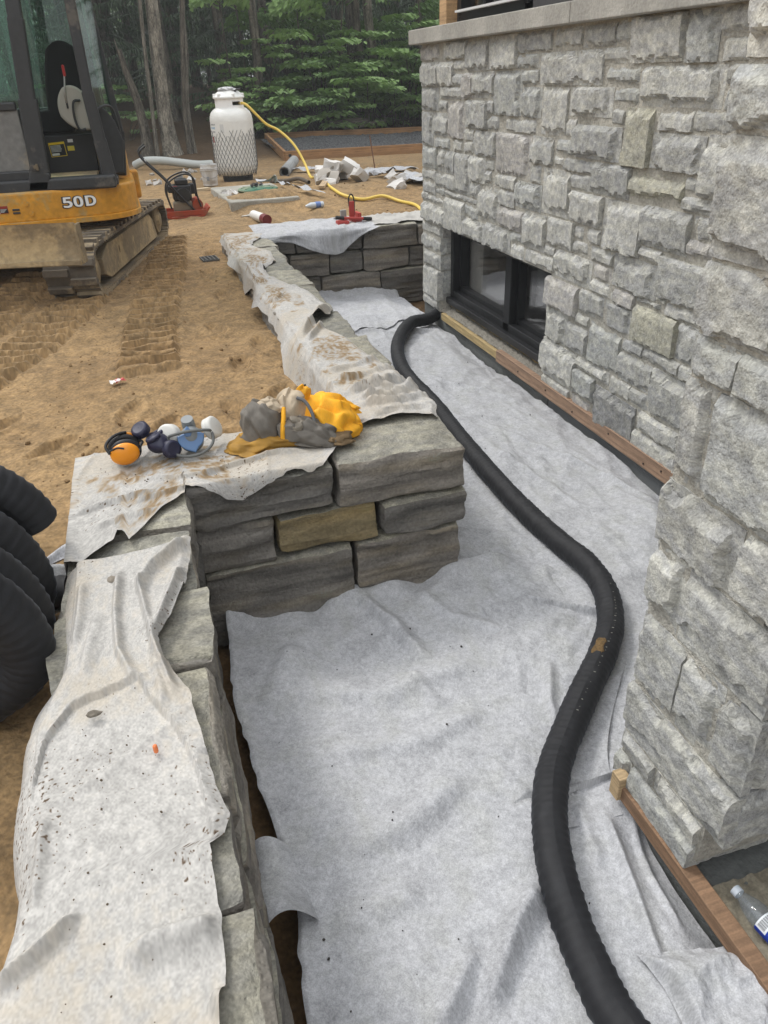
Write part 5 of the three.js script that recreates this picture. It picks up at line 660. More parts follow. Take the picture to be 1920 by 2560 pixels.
  solo('gas_hose', tube([[X + 0.12, 0.435 + 0.952, Z0 + 0.10], [1.60, 1.375, -11.42], [1.74, 1.235, -11.4], [1.86, 1.12, -11.4], [1.999, 1.05, -11.4], [2.13, 0.93, -11.3], [2.203, 0.82, -11.2], [2.27, 0.64, -11.05], [2.28, 0.50, -10.8], [2.25, gAt(2.25, -10.3) + 0.03, -10.3], [2.24, gAt(2.24, -9.7) + 0.02, -9.7], [2.18, gAt(2.18, -9.1) + 0.02, -9.1], [2.23, gAt(2.23, -8.75) + 0.03, -8.75], [2.40, gAt(2.4, -8.6) + 0.02, -8.6], [2.60, gAt(2.6, -8.55) + 0.03, -8.55], [2.74, gAt(2.74, -8.35) + 0.02, -8.35], [2.80, gAt(2.8, -8.0) + 0.02, -8.0], [2.80, gAt(2.8, -7.6) + 0.02, -7.6], [2.9, 0.45, -7.2]], 0.017, 220, 10), plain(0.72, 0.52, 0.10, 0.5), 'yellow gas hose running from the propane tank across the dirt', 'hose');
}
{ // pail
  const t = thing('pail', 'dirty white plastic pail beside the propane tank', 'pail', [0.972, gAt(0.972, -11.15), -11.1], 0), w = M({ map: tex(256, (u, v) => { const k = clamp((tfbm(u, v, 6, 4, 711) - 0.05) * 2.5) * 0.5, g = 0.9 + 0.06 * tfbm(u, v, 50, 2, 3); return [lerp(g, 0.6, k), lerp(g, 0.56, k), lerp(g, 0.5, k)]; }), roughness: 0.55, color: lin(0.75, 0.75, 0.74), side: THREE.DoubleSide });
  part('pail_wall', new THREE.LatheGeometry([[0.001, 0], [0.092, 0], [0.096, 0.01], [0.106, 0.19], [0.115, 0.19], [0.115, 0.2], [0.107, 0.205], [0.116, 0.21], [0.116, 0.22], [0.108, 0.225], [0.110, 0.255], [0.114, 0.262], [0.106, 0.265], [0.098, 0.03], [0.001, 0.02]].map(q => new THREE.Vector2(...q)), 36), w, t);
  part('bail_handle', tube([[-0.115, 0.2, 0], [-0.09, 0.12, 0.075], [0, 0.10, 0.118], [0.09, 0.12, 0.075], [0.115, 0.2, 0]], 0.0035, 30, 6), plain(0.3, 0.3, 0.3, 0.4, { metalness: 0.7 }), t);
  part('print', new THREE.CylinderGeometry(0.1035, 0.1005, 0.05, 6, 1, true, -0.5, 0.35), plain(0.25, 0.27, 0.30, 0.7), t, [0, 0.095, 0]);
}
{ // plate compactor
  const t = thing('plate_compactor', 'plate compactor with orange base plate and black engine on the sand', 'compactor', [0.46, gAt(0.46, -8.7) + 0.005, -8.7], 0.0), red = M({ map: tex(256, (u, v) => { const k = clamp((tfbm(u, v, 5, 4, 721)) * 2.4) * 0.6; return [lerp(0.62, 0.5, k), lerp(0.24, 0.40, k), lerp(0.14, 0.29, k)]; }), roughness: 0.7 }), blk = plain(0.016, 0.016, 0.017, 0.5), pipe = plain(0.018, 0.018, 0.02, 0.45);
  { const s = new THREE.Shape([[-0.27, 0.09], [-0.19, 0.012], [-0.15, 0.0], [0.14, 0.0], [0.19, 0.015], [0.25, 0.09], [0.238, 0.095], [0.18, 0.03], [0.14, 0.016], [-0.15, 0.016], [-0.18, 0.028], [-0.26, 0.1]].map(q => new THREE.Vector2(...q))); const g = new THREE.ExtrudeGeometry(s, { depth: 0.30, bevelSize: 0.003, bevelThickness: 0.003, bevelSegments: 1 }); g.translate(0, 0, -0.15); part('base_plate', uvBox(g), red, t); part('base_rim', uvBox(join([box(0.40, 0.05, 0.012, 0, 0.05, 0.146, 0.004), box(0.40, 0.05, 0.012, 0, 0.05, -0.146, 0.004)])), red, t); }
  { const g = new THREE.CylinderGeometry(0.055, 0.055, 0.24, 24); g.rotateX(Math.PI / 2); g.translate(0.13, 0.12, 0); part('exciter', uvBox(g), red, t); }
  part('belt_guard', uvBox(box(0.20, 0.11, 0.10, -0.02, 0.11, 0.06, 0.03)), plain(0.22, 0.19, 0.14, 0.8), t);
  part('engine_block', join([box(0.19, 0.15, 0.20, -0.01, 0.24, 0, 0.02), box(0.10, 0.07, 0.14, -0.10, 0.28, 0.02, 0.015), box(0.13, 0.06, 0.17, 0.0, 0.34, 0, 0.02), box(0.05, 0.1, 0.12, 0.1, 0.27, 0.0, 0.012)]), blk, t);
  { const g = new THREE.CylinderGeometry(0.07, 0.075, 0.035, 28); g.rotateX(Math.PI / 2); g.translate(0.0, 0.22, 0.115); part('recoil_starter', g, blk, t); const f = new THREE.CylinderGeometry(0.03, 0.03, 0.025, 16); f.translate(0.0, 0.385, 0.0); part('fuel_cap', f, plain(0.3, 0.3, 0.3, 0.4), t); part('engine_label', box(0.06, 0.022, 0.004, -0.08, 0.30, 0.094), plain(0.4, 0.05, 0.06, 0.5), t); }
  for (const z of [-0.12, 0.13]) part('roll_bar', tube([[-0.14, 0.10, z], [-0.165, 0.26, z], [-0.12, 0.36, z], [0.05, 0.42, z * 0.9], [0.12, 0.38, z], [0.135, 0.22, z], [0.16, 0.1, z]], 0.009, 50, 8), pipe, t);
  for (const z of [-0.13, 0.14]) part('handle', tube([[0.10, 0.06, z], [-0.02, 0.2, z], [-0.18, 0.40, z * 1.05], [-0.33, 0.56, z * 1.1], [-0.37, 0.63, z * 1.1], [-0.355, 0.66, z * 1.1], [-0.30, 0.70, z * 1.05]], 0.010, 60, 8), pipe, t);
  part('handle_cross_bar', bar([-0.32, 0.555, -0.14], [-0.32, 0.555, 0.15], 0.009), plain(0.4, 0.4, 0.4, 0.4, { metalness: 0.6 }), t);
}
{ // septic tank top and lid
  const t = thing('concrete_tank', 'half-buried concrete septic tank top with a pale edge', 'concrete slab', [1.31, 0.44, -9.55], 0.045); part('slab', uvBox(box(0.78, 0.30, 1.45, 0, -0.08, 0, 0.015)), concrete([0.50, 0.48, 0.43]), t); for (const x of [-0.12, 0.12, 0.3]) part('stain', box(0.03, 0.04, 0.003, x, 0.0, 0.7262), plain(0.12, 0.11, 0.10, 0.9), t);
  const l = thing('septic_lid', 'round green plastic lid lying on the concrete tank', 'lid', [1.37, 0.525, -9.5], 0); part('lid_disc', new THREE.LatheGeometry([[0.001, 0.04], [0.15, 0.038], [0.225, 0.030], [0.235, 0.02], [0.235, 0.0], [0.001, 0]].map(q => new THREE.Vector2(...q)), 48), M({ map: tex(256, (u, v) => { const k = clamp((tfbm(u, v, 4, 4, 731) + 0.15) * 2); return [lerp(0.14, 0.52, k), lerp(0.36, 0.55, k), lerp(0.28, 0.46, k)]; }), roughness: 0.8 }), l); for (let i = 0; i < 10; i++) part('lid_rib', box(0.10, 0.006, 0.008, 0.15, 0.037, 0), l.children[0].material, l, [0, 0, 0], [0, i * 0.628, 0]);
  const ch = []; const R = rng(8); for (let i = 0; i < 26; i++) { const g = new THREE.TorusGeometry(0.014, 0.0035, 5, 9); g.rotateX(R() * 3); g.rotateY(R() * 3); g.translate(0.08 * (R() - 0.5) * 1.6, 0.012 + R() * 0.02, 0.05 * (R() - 0.5)); ch.push(g); } const cm = solo('chain', join(ch), plain(0.09, 0.09, 0.095, 0.5, { metalness: 0.6 }), 'small heap of dark chain on the green lid', 'chain'); cm.position.set(1.36, 0.566, -9.5);
}
{ // loose things
  const t = thing('cardboard_tube', 'thick grey cardboard roll tube lying on the sand', 'tube', [2.30, gAt(2.3, -12.3) + 0.075, -12.35], 0); const g = new THREE.LatheGeometry([[0.05, -0.85], [0.075, -0.85], [0.075, 0.85], [0.05, 0.85], [0.05, -0.85]].map(q => new THREE.Vector2(...q)), 28); g.rotateX(Math.PI / 2); g.rotateY(-0.28); part('tube_wall', uvBox(g), concrete([0.42, 0.43, 0.44]), t);
  const s = thing('sealant_tube', 'white sealant cartridge with dark red end lying on the dirt', 'cartridge', [1.12, gAt(1.12, -7.8) + 0.05, -7.8], 0.2); { const a = new THREE.CylinderGeometry(0.045, 0.045, 0.30, 24); a.rotateX(Math.PI / 2); part('cartridge_body', a, plain(0.72, 0.71, 0.68, 0.5), s, [0, 0, -0.05]); const b = new THREE.CylinderGeometry(0.047, 0.047, 0.10, 24); b.rotateX(Math.PI / 2); part('cartridge_end', b, plain(0.16, 0.025, 0.03, 0.45), s, [0, 0, 0.13]); part('nozzle', bar([0, 0, -0.2], [-0.10, -0.01, -0.27], 0.012, 10, 0.004), plain(0.6, 0.6, 0.58, 0.5), s); }
  solo('corrugated_hose', tube([[0.05, 0.50, -14.1], [0.2, 0.56, -14.0], [0.46, 0.555, -14], [0.78, 0.505, -14], [1.06, gAt(1.05, -14) + 0.05, -14.0], [1.3, gAt(1.3, -14.1) + 0.05, -14.1]], 0.062, 60, 14), plain(0.42, 0.44, 0.42, 0.6), 'grey drain hose lying behind the pail', 'hose');
  solo('steel_rod', bar([3.36, 0.38, -11.3], [3.285, 0.92, -11.3], 0.008, 8), plain(0.16, 0.08, 0.05, 0.8), 'thin rusty steel rod standing in the dirt bank', 'rod');
  const w = thing('litter_wrapper', 'crumpled red and white wrapper on the open sand', 'wrapper', [-0.256, gAt(-0.256, -3.62) + 0.01, -3.62], 0.4); for (let i = 0; i < 2; i++) part('foil', sheet(10, 10, (a, b) => [(a - 0.5) * 0.05 + i * 0.02, 0.012 * (0.6 + ridge2(a * 3 + i * 4, b * 3, 2, 77)), (b - 0.5) * 0.035]), M({ color: i ? lin(0.5, 0.06, 0.06) : lin(0.75, 0.72, 0.7), roughness: 0.4, side: THREE.DoubleSide }), w);
  const gr = thing('plastic_grid', 'small black plastic grid pressed into the sand', 'grid', [0.46, gAt(0.46, -6.3) + 0.012, -6.3], 0.1); const gs = []; for (let i = 0; i < 5; i++) { gs.push(box(0.13, 0.012, 0.008, 0, 0, -0.08 + i * 0.04)); gs.push(box(0.008, 0.014, 0.17, -0.06 + i * 0.03, 0, 0)); } part('grid_bars', join(gs), plain(0.10, 0.10, 0.095, 0.7), gr);
  const wb = thing('plastic_bottle', 'empty clear bottle with blue label on the dirt below the tank lid', 'bottle', [1.80, gAt(1.8, -8.4) + 0.03, -8.4], 0.3); { const q = new THREE.LatheGeometry([[0.001, -0.1], [0.03, -0.1], [0.032, 0.05], [0.02, 0.085], [0.012, 0.11], [0.001, 0.11]].map(a => new THREE.Vector2(...a)), 18); q.rotateZ(1.57); part('bottle_body', q, plain(0.55, 0.60, 0.65, 0.15), wb); const l = new THREE.CylinderGeometry(0.033, 0.033, 0.06, 18, 1, true); l.rotateZ(1.57); part('bottle_label', l, plain(0.12, 0.2, 0.45, 0.5), wb, [0.03, 0, 0]); }
  const st = solo('felt_scrap', sheet(40, 16, (a, b) => { const x = lerp(1.42, 1.98, a) + 0.04 * Math.sin(a * 9), z = lerp(-9.9, -8.75, a) + (b - 0.5) * 0.26 * (1 - 0.5 * a); return [x, gAt(x, z) + 0.05 + 0.035 * ridge2(x * 6, z * 6, 2, 3) + (a < 0.3 ? 0.06 : 0), z]; }), felt, 'long twisted strip of white felt trailing off the concrete tank', 'felt scrap');
  // red clamp for lifting stones, on the far wall
  const c = thing('stone_clamp', 'red stone-lifting clamp with black grips standing on the far wall', 'clamp', [1.72, 0.585, -6.52], 0.05), redm = plain(0.42, 0.05, 0.04, 0.5), blk = plain(0.015, 0.015, 0.016, 0.6);
  part('cross_bar', bar([-0.12, 0.04, 0.06], [0.10, 0.018, 0.06], 0.012, 12), redm, c); part('grip', bar([-0.17, 0.048, 0.06], [-0.10, 0.038, 0.06], 0.015, 12), blk, c); part('grip', bar([0.07, 0.021, 0.06], [0.145, 0.012, 0.06], 0.015, 12), blk, c);
  part('post', box(0.045, 0.14, 0.02, -0.015, 0.09, 0.02, 0.004), redm, c); part('lifting_loop', tube([[-0.035, 0.12, 0.02], [-0.035, 0.19, 0.02], [-0.015, 0.215, 0.02], [0.005, 0.19, 0.02], [0.008, 0.05, 0.02]], 0.006, 30, 8), blk, c);
  part('jaw', box(0.10, 0.05, 0.09, -0.11, -0.005, 0.05, 0.01), redm, c); part('jaw', box(0.09, 0.05, 0.10, 0.02, -0.0, 0.0, 0.01), redm, c); part('jaw_arm', box(0.03, 0.07, 0.12, 0.05, 0.03, -0.02, 0.006), redm, c); part('jaw_pad', box(0.05, 0.07, 0.03, -0.085, 0.06, 0.0, 0.004), plain(0.33, 0.32, 0.30, 0.8), c);
}
{ // broken limestone offcuts and scraps
  const R = rng(99); const mats = [plain(0.52, 0.50, 0.47, 0.9), plain(0.42, 0.40, 0.37, 0.95), plain(0.60, 0.58, 0.55, 0.9), plain(0.36, 0.33, 0.29, 0.95)];
  const chunk = (s, seed) => { const g = new THREE.BoxGeometry(1, 0.55, 0.7, 3, 2, 3), p = g.attributes.position; for (let i = 0; i < p.count; i++) { const x = p.getX(i), y = p.getY(i), z = p.getZ(i); p.setXYZ(i, s * (x + 0.22 * noise3(x * 2, y * 2, z * 2, seed)), s * (y + 0.18 * noise3(x * 2, y * 2, z * 2, seed + 3)), s * (z + 0.22 * noise3(x * 2, y * 2, z * 2, seed + 6))); } return toCreasedNormals(g, 0.3); };
  const put = (x, z, s, y, label, group) => { const m = solo('stone_offcut', chunk(s, Math.floor(R() * 999)), mats[Math.floor(R() * 4)], label, 'stone', group); m.position.set(x, gAt(x, z) + y + s * 0.12, z); m.rotation.set((R() - 0.5) * 1.2, R() * 6, (R() - 0.5) * 1.2); };
  for (let i = 0; i < 16; i++) put(2.45 + (R() - 0.5) * 0.5, -10.0 + (R() - 0.5) * 0.7, 0.10 + 0.12 * R(), Math.max(0, 0.16 * (1 - i / 9)), 'pale broken stone in the rubble heap beside the yellow hose', 'rubble heap by the hose');
  put(2.42, -9.95, 0.24, 0.16, 'largest pale block on top of the rubble heap', undefined);
  for (let i = 0; i < 9; i++) put(3.15 + (R() - 0.5) * 0.7, -9.3 + (R() - 0.5) * 1.2, 0.08 + 0.12 * R(), 0, 'pale stone scrap on the dirt bank near the house corner', 'stone scraps by the house corner');
  for (let i = 0; i < 8; i++) put(0.82 + (R() - 0.5) * 0.5, -9.6 + (R() - 0.5) * 0.9, 0.05 + 0.06 * R(), 0, 'small stone chip on the dirt behind the plate compactor', 'stone chips behind the compactor');
  for (let i = 0; i < 10; i++) put(0.55 + (R() - 0.5) * 0.9, -12.4 + (R() - 0.5) * 1.6, 0.05 + 0.08 * R(), 0, 'white chip scattered on the mud before the drain hose', 'white chips on the mud');
  for (let i = 0; i < 6; i++) put(3.2 + i * 0.06, -11.2 + i * 0.03, 0.09, -0.01, 'dark clod in the row beside the steel rod', 'clods by the rod');
  const scrap = (x, z, w, d, seed, label) => { const g = sheet(18, 14, (a, b) => { const X = x + (a - 0.5) * w, Z1 = z + (b - 0.5) * d * (0.7 + 0.5 * noise2(a * 3, seed, 3)); return [X, gAt(X, Z1) + 0.02 + 0.05 * (0.4 + ridge2(a * 3 + seed, b * 3, 3, seed)), Z1]; }); solo('felt_scrap', g, felt, label, 'felt scrap'); };
  scrap(3.35, -9.3, 0.5, 0.9, 12, 'crumpled white felt against the bank at the house corner'); scrap(3.45, -10.9, 0.7, 0.4, 15, 'flat white felt lying higher on the bank by the house corner'); scrap(2.45, -11.9, 0.35, 0.3, 18, 'pale plastic scrap beside the cardboard tube'); scrap(2.95, -9.9, 0.24, 0.16, 21, 'small white scrap alone on the bank');
  // board and stick on the ground
  const pb = thing('lumber_offcut', 'pale lumber offcut lying between the pail and the compactor', 'board', [0.72, gAt(0.72, -10.5) + 0.02, -10.6], 0.5); part('board', uvBox(box(0.42, 0.035, 0.09, 0, 0, 0, 0.003)), wood([0.6, 0.52, 0.38]), pb);
  const pb2 = thing('lumber_offcut', 'narrow board offcut under the yellow hose', 'board', [2.15, gAt(2.15, -9.4) + 0.03, -9.45], 1.25); part('board', uvBox(box(0.55, 0.03, 0.07, 0, 0, 0, 0.003)), wood([0.55, 0.44, 0.3]), pb2);
  solo('branch', tube([[1.7, gAt(1.7, -10.6) + 0.05, -10.6], [1.9, gAt(1.9, -10.4) + 0.03, -10.45], [2.02, gAt(2.02, -10.3) + 0.05, -10.3], [2.1, gAt(2.1, -10.0) + 0.04, -10.05]], 0.025, 20, 7), plain(0.10, 0.08, 0.06, 0.95), 'dark broken branch lying beside the cardboard tube', 'branch');
}
{ // timber-edged gravel bed
  const t = thing('gravel_bed', 'timber-edged gravel bed before the woods', 'gravel bed'); const y = 0.50, wd = wood([0.40, 0.24, 0.12]);
  const plank = (a, b, h = 0.16) => { const L = Math.hypot(b[0] - a[0], b[1] - a[1]), m = part('edge_board', uvBox(box(L, h, 0.05, 0, 0, 0, 0.004), 1.2), wd, t, [(a[0] + b[0]) / 2, (gAt(...a) + gAt(...b)) / 2 + 0.075, (a[1] + b[1]) / 2], [0, -Math.atan2(b[1] - a[1], b[0] - a[0]), 0]); m.rotation.z = Math.atan2(gAt(...b) - gAt(...a), L) * 1; m.rotation.order = 'YXZ'; };
  plank([2.62, -14.4], [5.3, -14.2]); plank([5.3, -14.2], [8.6, -13.95]); plank([2.62, -14.4], [2.82, -17.6]); plank([2.82, -17.6], [5.6, -17.4]); plank([5.6, -17.4], [8.9, -17.1]);
  part('board_end_mark', box(0.05, 0.05, 0.004), plain(0.01, 0.01, 0.01, 0.6), t, [2.70, gAt(2.62, -14.4) + 0.08, -14.368]);
  const gt = tex(256, (u, v) => { const k = 0.75 + 0.5 * tfbm(u, v, 40, 3, 741) + 0.3 * tfbm(u, v, 100, 2, 742); return [k * 0.45, k * 0.455, k * 0.46]; });
  part('gravel_fill', sheet(120, 60, (a, b) => { const x = lerp(2.66, 8.7, a), z = lerp(-14.38, -17.3, b) + 0.08 * (x - 2.6) * 0.9; return [x, gAt(x, z) + 0.09 + 0.02 * noise2(x * 22, z * 22, 5), z]; }), M({ map: rep(gt, 1.5, 1.5), roughness: 1, bumpMap: rep(sandBump, 3, 3), bumpScale: 0.02 }), t).userData.kind = 'stuff';
  { const R = rng(15); for (let i = 0; i < 6; i++) { const x = 4.6 + R() * 0.8, z = -17.7 - R() * 0.2; const m = solo('firewood_stick', bar([-0.35, 0, 0], [0.35, 0.05, 0.05], 0.045, 8), plain(0.16, 0.14, 0.12, 0.95), 'short grey log in the pile behind the gravel bed', 'log', 'small log pile'); m.position.set(x, gAt(x, z) + 0.12 + 0.05 * i * 0.5, z); m.rotation.y = R() * 1.2 - 0.6; } }
}
// clods and pebbles: on the sand, and small grit on the felt
{
  const R = rng(404), geo = [0, 1, 2].map(k => { const g = new THREE.IcosahedronGeometry(1, 1), p = g.attributes.position; for (let i = 0; i < p.count; i++) { const x = p.getX(i), y = p.getY(i), z = p.getZ(i), s = 1 + 0.4 * noise3(x * 1.7, y * 1.7, z * 1.7, k * 9 + 4); p.setXYZ(i, x * s, y * s * 0.7, z * s); } g.computeVertexNormals(); return g; });
  const scatter = (name, n, mat, place, label) => { const m = new THREE.InstancedMesh(geo[n % 3], mat, n), d = new THREE.Object3D(); for (let i = 0; i < n; i++) { const [x, y, z, s] = place(); d.position.set(x, y, z); d.scale.setScalar(s); d.rotation.set(R() * 6, R() * 6, R() * 6); d.updateMatrix(); m.setMatrixAt(i, d.matrix); } shade(m); m.name = name; m.userData = { kind: 'stuff', label, category: 'debris' }; scene.add(m); };
  const clodMat = M({ map: rep(sandTex, 3, 3), roughness: 1, color: lin(0.75, 0.72, 0.70) });
  scatter('sand_clods', 900, clodMat, () => { for (;;) { const z = -2.55 - Math.pow(R(), 1.6) * 7, x = lerp(-2.2, 0.55 + (z < -6.9 ? 2.2 : 0), R()); if (fbm2(x * 1.4, z * 1.4, 3, 55) + 0.25 * R() < 0.02) continue; const s = 0.003 + 0.010 * Math.pow(R(), 5); return [x, gAt(x, z) + s * 0.3, z, s]; } }, 'loose sand clods scattered over the tracked ground');
  scatter('dirt_crumbs', 150, plain(0.10, 0.075, 0.05, 1), () => { const s = 0.001 + 0.002 * Math.pow(R(), 3); if (R() < 0.5) { const z = lerp(-1.75, -0.5, R()), x = lerp(-0.30, -0.14, R()); return [x, 0.582, z, s]; } const x = lerp(-0.28, 0.2, R()), z = lerp(-2.42, -2.15, R()); return [x, 0.58, z, s]; }, 'brown dirt crumbs on the felt over the walls');
  scatter('floor_grit', 150, plain(0.05, 0.045, 0.04, 1), () => { const s = 0.001 + 0.003 * Math.pow(R(), 3), z = lerp(-5.5, -0.6, R()), x = z > -2.1 ? lerp(0.1, 0.85, R()) : lerp(1.0, 1.95, R()); return [x, (z > -2.1 ? yA(x, z) : yB(x, z)) + s, z, s]; }, 'black specks of grit on the floor felt');
  solo('pebble', (() => { const g = geo[0].clone(); g.scale(0.011, 0.008, 0.015); return g; })(), plain(0.24, 0.21, 0.17, 0.9), 'brown pebble on the felt strip near the fold', 'pebble').position.set(-0.232, 0.590, -1.66);
  solo('pebble', (() => { const g = geo[1].clone(); g.scale(0.013, 0.009, 0.010); return g; })(), plain(0.17, 0.15, 0.12, 0.9), 'flat dark pebble beside the curved fold in the felt', 'pebble').position.set(-0.262, 0.590, -1.19);
  solo('foam_plug', new THREE.CapsuleGeometry(0.0045, 0.012, 4, 10), plain(0.75, 0.22, 0.08, 0.8), 'tiny orange foam ear plug on the felt strip', 'ear plug').position.set(-0.150, 0.588, -1.06);
}

// ---------------------------------------------------------------- the woods
const barkTex = tex(512, (u, v) => { const a = tfbm(u, v, 4, 4, 801, 3, 1), b = tfbm(u, v, 40, 3, 802), c = tfbm(u, v, 5, 3, 803); const L = 0.70 + 0.14 * a + 0.32 * b + 0.35 * c; return [L, L * 0.98, L * 0.94]; });
const barkBump = tex(512, (u, v) => { const a = 0.5 + 0.35 * tfbm(u, v, 4, 4, 801, 3, 1) + 0.5 * tfbm(u, v, 40, 3, 802); return [a, a, a]; }, { srgb: false });
const bark = (r, g, b) => M({ map: rep(barkTex, 2, 0.8), bumpMap: rep(barkBump, 2, 0.8), bumpScale: 0.03, roughness: 1, color: lin(r, g, b) });
const barkPale = bark(0.46, 0.44, 0.39), barkMid = bark(0.29, 0.27, 0.235);
const leafM = (r, g, b) => M({ color: lin(r, g, b), roughness: 0.9, transmission: 0.35, thickness: 0, side: THREE.DoubleSide });
const leafBright = leafM(0.25, 0.40, 0.12), leafMid = leafM(0.19, 0.32, 0.10), needle = leafM(0.07, 0.115, 0.056);
function trunkGeo(pts, r0, r1, seed, flare = 1) { // pts: [x, y, z] up the stem
  const c = new THREE.CatmullRomCurve3(pts.map(p => V(...p))), n = 40, m = 14, pos = [], uv = [], idx = []; for (let i = 0; i <= n; i++) { const u = i / n, p = c.getPointAt(u), r = lerp(r0, r1, Math.pow(u, 0.8)) * (1 + flare * 0.75 * Math.exp(-u * c.getLength() / 0.35)); for (let j = 0; j <= m; j++) { const a = j / m * 6.283, k = r * (1 + 0.07 * noise2(Math.cos(a) * 2 + u * 30, Math.sin(a) * 2, seed) + 0.16 * flare * Math.cos(a * 5 + seed) * Math.exp(-u * c.getLength() / 0.3)); pos.push(p.x + k * Math.cos(a), p.y, p.z + k * Math.sin(a)); uv.push(j / m, u * c.getLength()); } }
  for (let i = 0; i < n; i++) for (let j = 0; j < m; j++) { const a = i * (m + 1) + j, b = a + 1, d = a + m + 1, e = d + 1; idx.push(a, d, b, b, d, e); } const g = new THREE.BufferGeometry(); g.setAttribute('position', new THREE.Float32BufferAttribute(pos, 3)); g.setAttribute('uv', new THREE.Float32BufferAttribute(uv, 2)); g.setIndex(idx); g.computeVertexNormals(); return g;
}
// leaves: folded pointed blades, n of them placed by fn() -> [x, y, z, size, heading, tilt]
function leaves(n, fn) { const pos = new Float32Array(n * 18); const q = new THREE.Matrix4(), e = new THREE.Euler(), v = V(0, 0, 0); const L = [[0, 0, 0], [0.34, 0.02, 0.42], [0, -0.03, 0.5], [0, 0, 1.0], [-0.34, 0.02, 0.42], [0, -0.03, 0.5]]; let k = 0; const tri = [0, 1, 3, 0, 3, 4]; for (let i = 0; i < n; i++) { const [x, y, z, s, h, t, r = 0] = fn(i); e.set(t, h, r, 'YXZ'); q.makeRotationFromEuler(e); for (const a of tri) { v.set(L[a][0] * s, L[a][1] * s + (a === 1 || a === 4 ? 0.08 * s : 0), L[a][2] * s).applyMatrix4(q); pos[k++] = v.x + x; pos[k++] = v.y + y; pos[k++] = v.z + z; } } const g = new THREE.BufferGeometry(); g.setAttribute('position', new THREE.BufferAttribute(pos, 3)); g.computeVertexNormals(); return g; }
// --- understorey maples: tiers of broad leaves
function shrub(seed, h, w, n) { const R = rng(seed), tiers = []; for (let i = 0; i < 16; i++) { const a = R() * 6.283, d = w * Math.sqrt(R()), y = h * (0.15 + 0.85 * R()) * (1 - 0.35 * d / w); tiers.push([d * Math.cos(a), y, d * Math.sin(a), a]); }
  const g = leaves(n, () => { const t = tiers[Math.floor(R() * tiers.length)], a = R() * 6.283, d = 0.30 * Math.sqrt(R()) * w; return [t[0] + d * Math.cos(a), t[1] - 0.25 * d * d / w + 0.05 * (R() - 0.5), t[2] + d * Math.sin(a), 0.075 + 0.075 * R(), a + (R() - 0.5) * 1.4, 0.15 + 0.45 * R(), (R() - 0.5) * 0.7]; });
  const stems = join(tiers.slice(0, 7).map(t => tube([[t[0] * 0.15, 0, t[2] * 0.15], [t[0] * 0.5, t[1] * 0.6, t[2] * 0.5], [t[0], t[1], t[2]]], 0.010, 8, 5))); return { g, stems }; }
{
  const kinds = [shrub(1, 1.3, 0.9, 950), shrub(2, 1.7, 1.0, 1150), shrub(3, 1.0, 0.8, 700), shrub(4, 2.2, 1.1, 1400)], R = rng(21);
  const spots = []; for (let i = 0; i < 40; i++) { const z = -17.9 - Math.pow(R(), 1.3) * 4.5, x = lerp(2.3, 9.5, R()); spots.push([x, z, 0]); } for (let i = 0; i < 9; i++) spots.push([lerp(-9, 2.4, R()), -18.5 - R() * 4, 1]);
  [[3.2, -18.2, 0], [3.9, -18.3, 0], [4.6, -18.4, 0], [6.2, -18.3, 0], [7.0, -18.5, 0], [5.3, -18.9, 0], [7.6, -18.3, 0]].forEach(s => spots.unshift(s));
  spots.forEach(([x, z, inWood], i) => { const k = kinds[i % 4], t = thing('maple_shrub', inWood ? 'leafy shrub among the trunks behind the excavator and tank' : 'bright green maple shrub in the thicket behind the gravel bed', 'shrub', [x, gAt(x, z) - 0.02, z], R() * 6, inWood ? 'shrubs among the trunks' : 'maple thicket behind the gravel bed'); const s = 0.85 + 0.5 * R(); t.scale.setScalar(s); part('foliage', k.g, [leafBright, leafBright, leafMid][i % 3], t); part('stem', k.stems, barkMid, t); });
}
// --- named trunks
function leafTree(label, pts, r0, r1, mat, crown, group, flare = 1) { const [x, , z] = pts[0], y = gAt(x, z) - 0.1, t = thing('tree', label, 'tree', [x, y, z], 0, group); part('trunk', trunkGeo(pts.map(p => [p[0] - x, p[1], p[2] - z]), r0, r1, Math.floor(x * 37 + 90), flare), mat, t); if (crown) { const top = pts[pts.length - 1]; const c = part('crown', crown, leafMid, t, [top[0] - x, top[1], top[2] - z], [0, x * 3, 0]); } return t; }
const crownGeo = [0, 1].map(k => { const R = rng(70 + k), cl = []; for (let i = 0; i < 46; i++) { const a = R() * 6.283, b = Math.acos(2 * R() - 1), d = 0.45 + 0.55 * R(); cl.push([2.1 * d * Math.sin(b) * Math.cos(a), 0.6 + 2.0 * d * Math.cos(b), 2.1 * d * Math.sin(b) * Math.sin(a)]); } return leaves(4200, () => { const c = cl[Math.floor(R() * cl.length)], r = 0.55 * Math.cbrt(R()), a = R() * 6.283, b = Math.acos(2 * R() - 1); return [c[0] + r * Math.sin(b) * Math.cos(a), c[1] + 0.6 * r * Math.cos(b), c[2] + r * Math.sin(b) * Math.sin(a), 0.13 + 0.08 * R(), R() * 6.283, 0.2 + 0.8 * R(), (R() - 0.5)]; }); });
leafTree('thick pale-barked tree behind the excavator', [[0.80, 0, -16.4], [0.76, 0.6, -16.4], [0.80, 1.6, -16.4], [0.86, 2.9, -16.4], [0.95, 6, -16.5], [1.0, 9, -16.6]], 0.125, 0.095, barkPale, crownGeo[0]);
leafTree('slim trunk leaning against the thick pale tree', [[0.50, 0, -16.2], [0.55, 1, -16.2], [0.60, 2, -16.2], [0.67, 2.95, -16.2], [0.85, 6, -16.1], [1.0, 8, -16]], 0.036, 0.03, barkPale, null, undefined, 0.3);
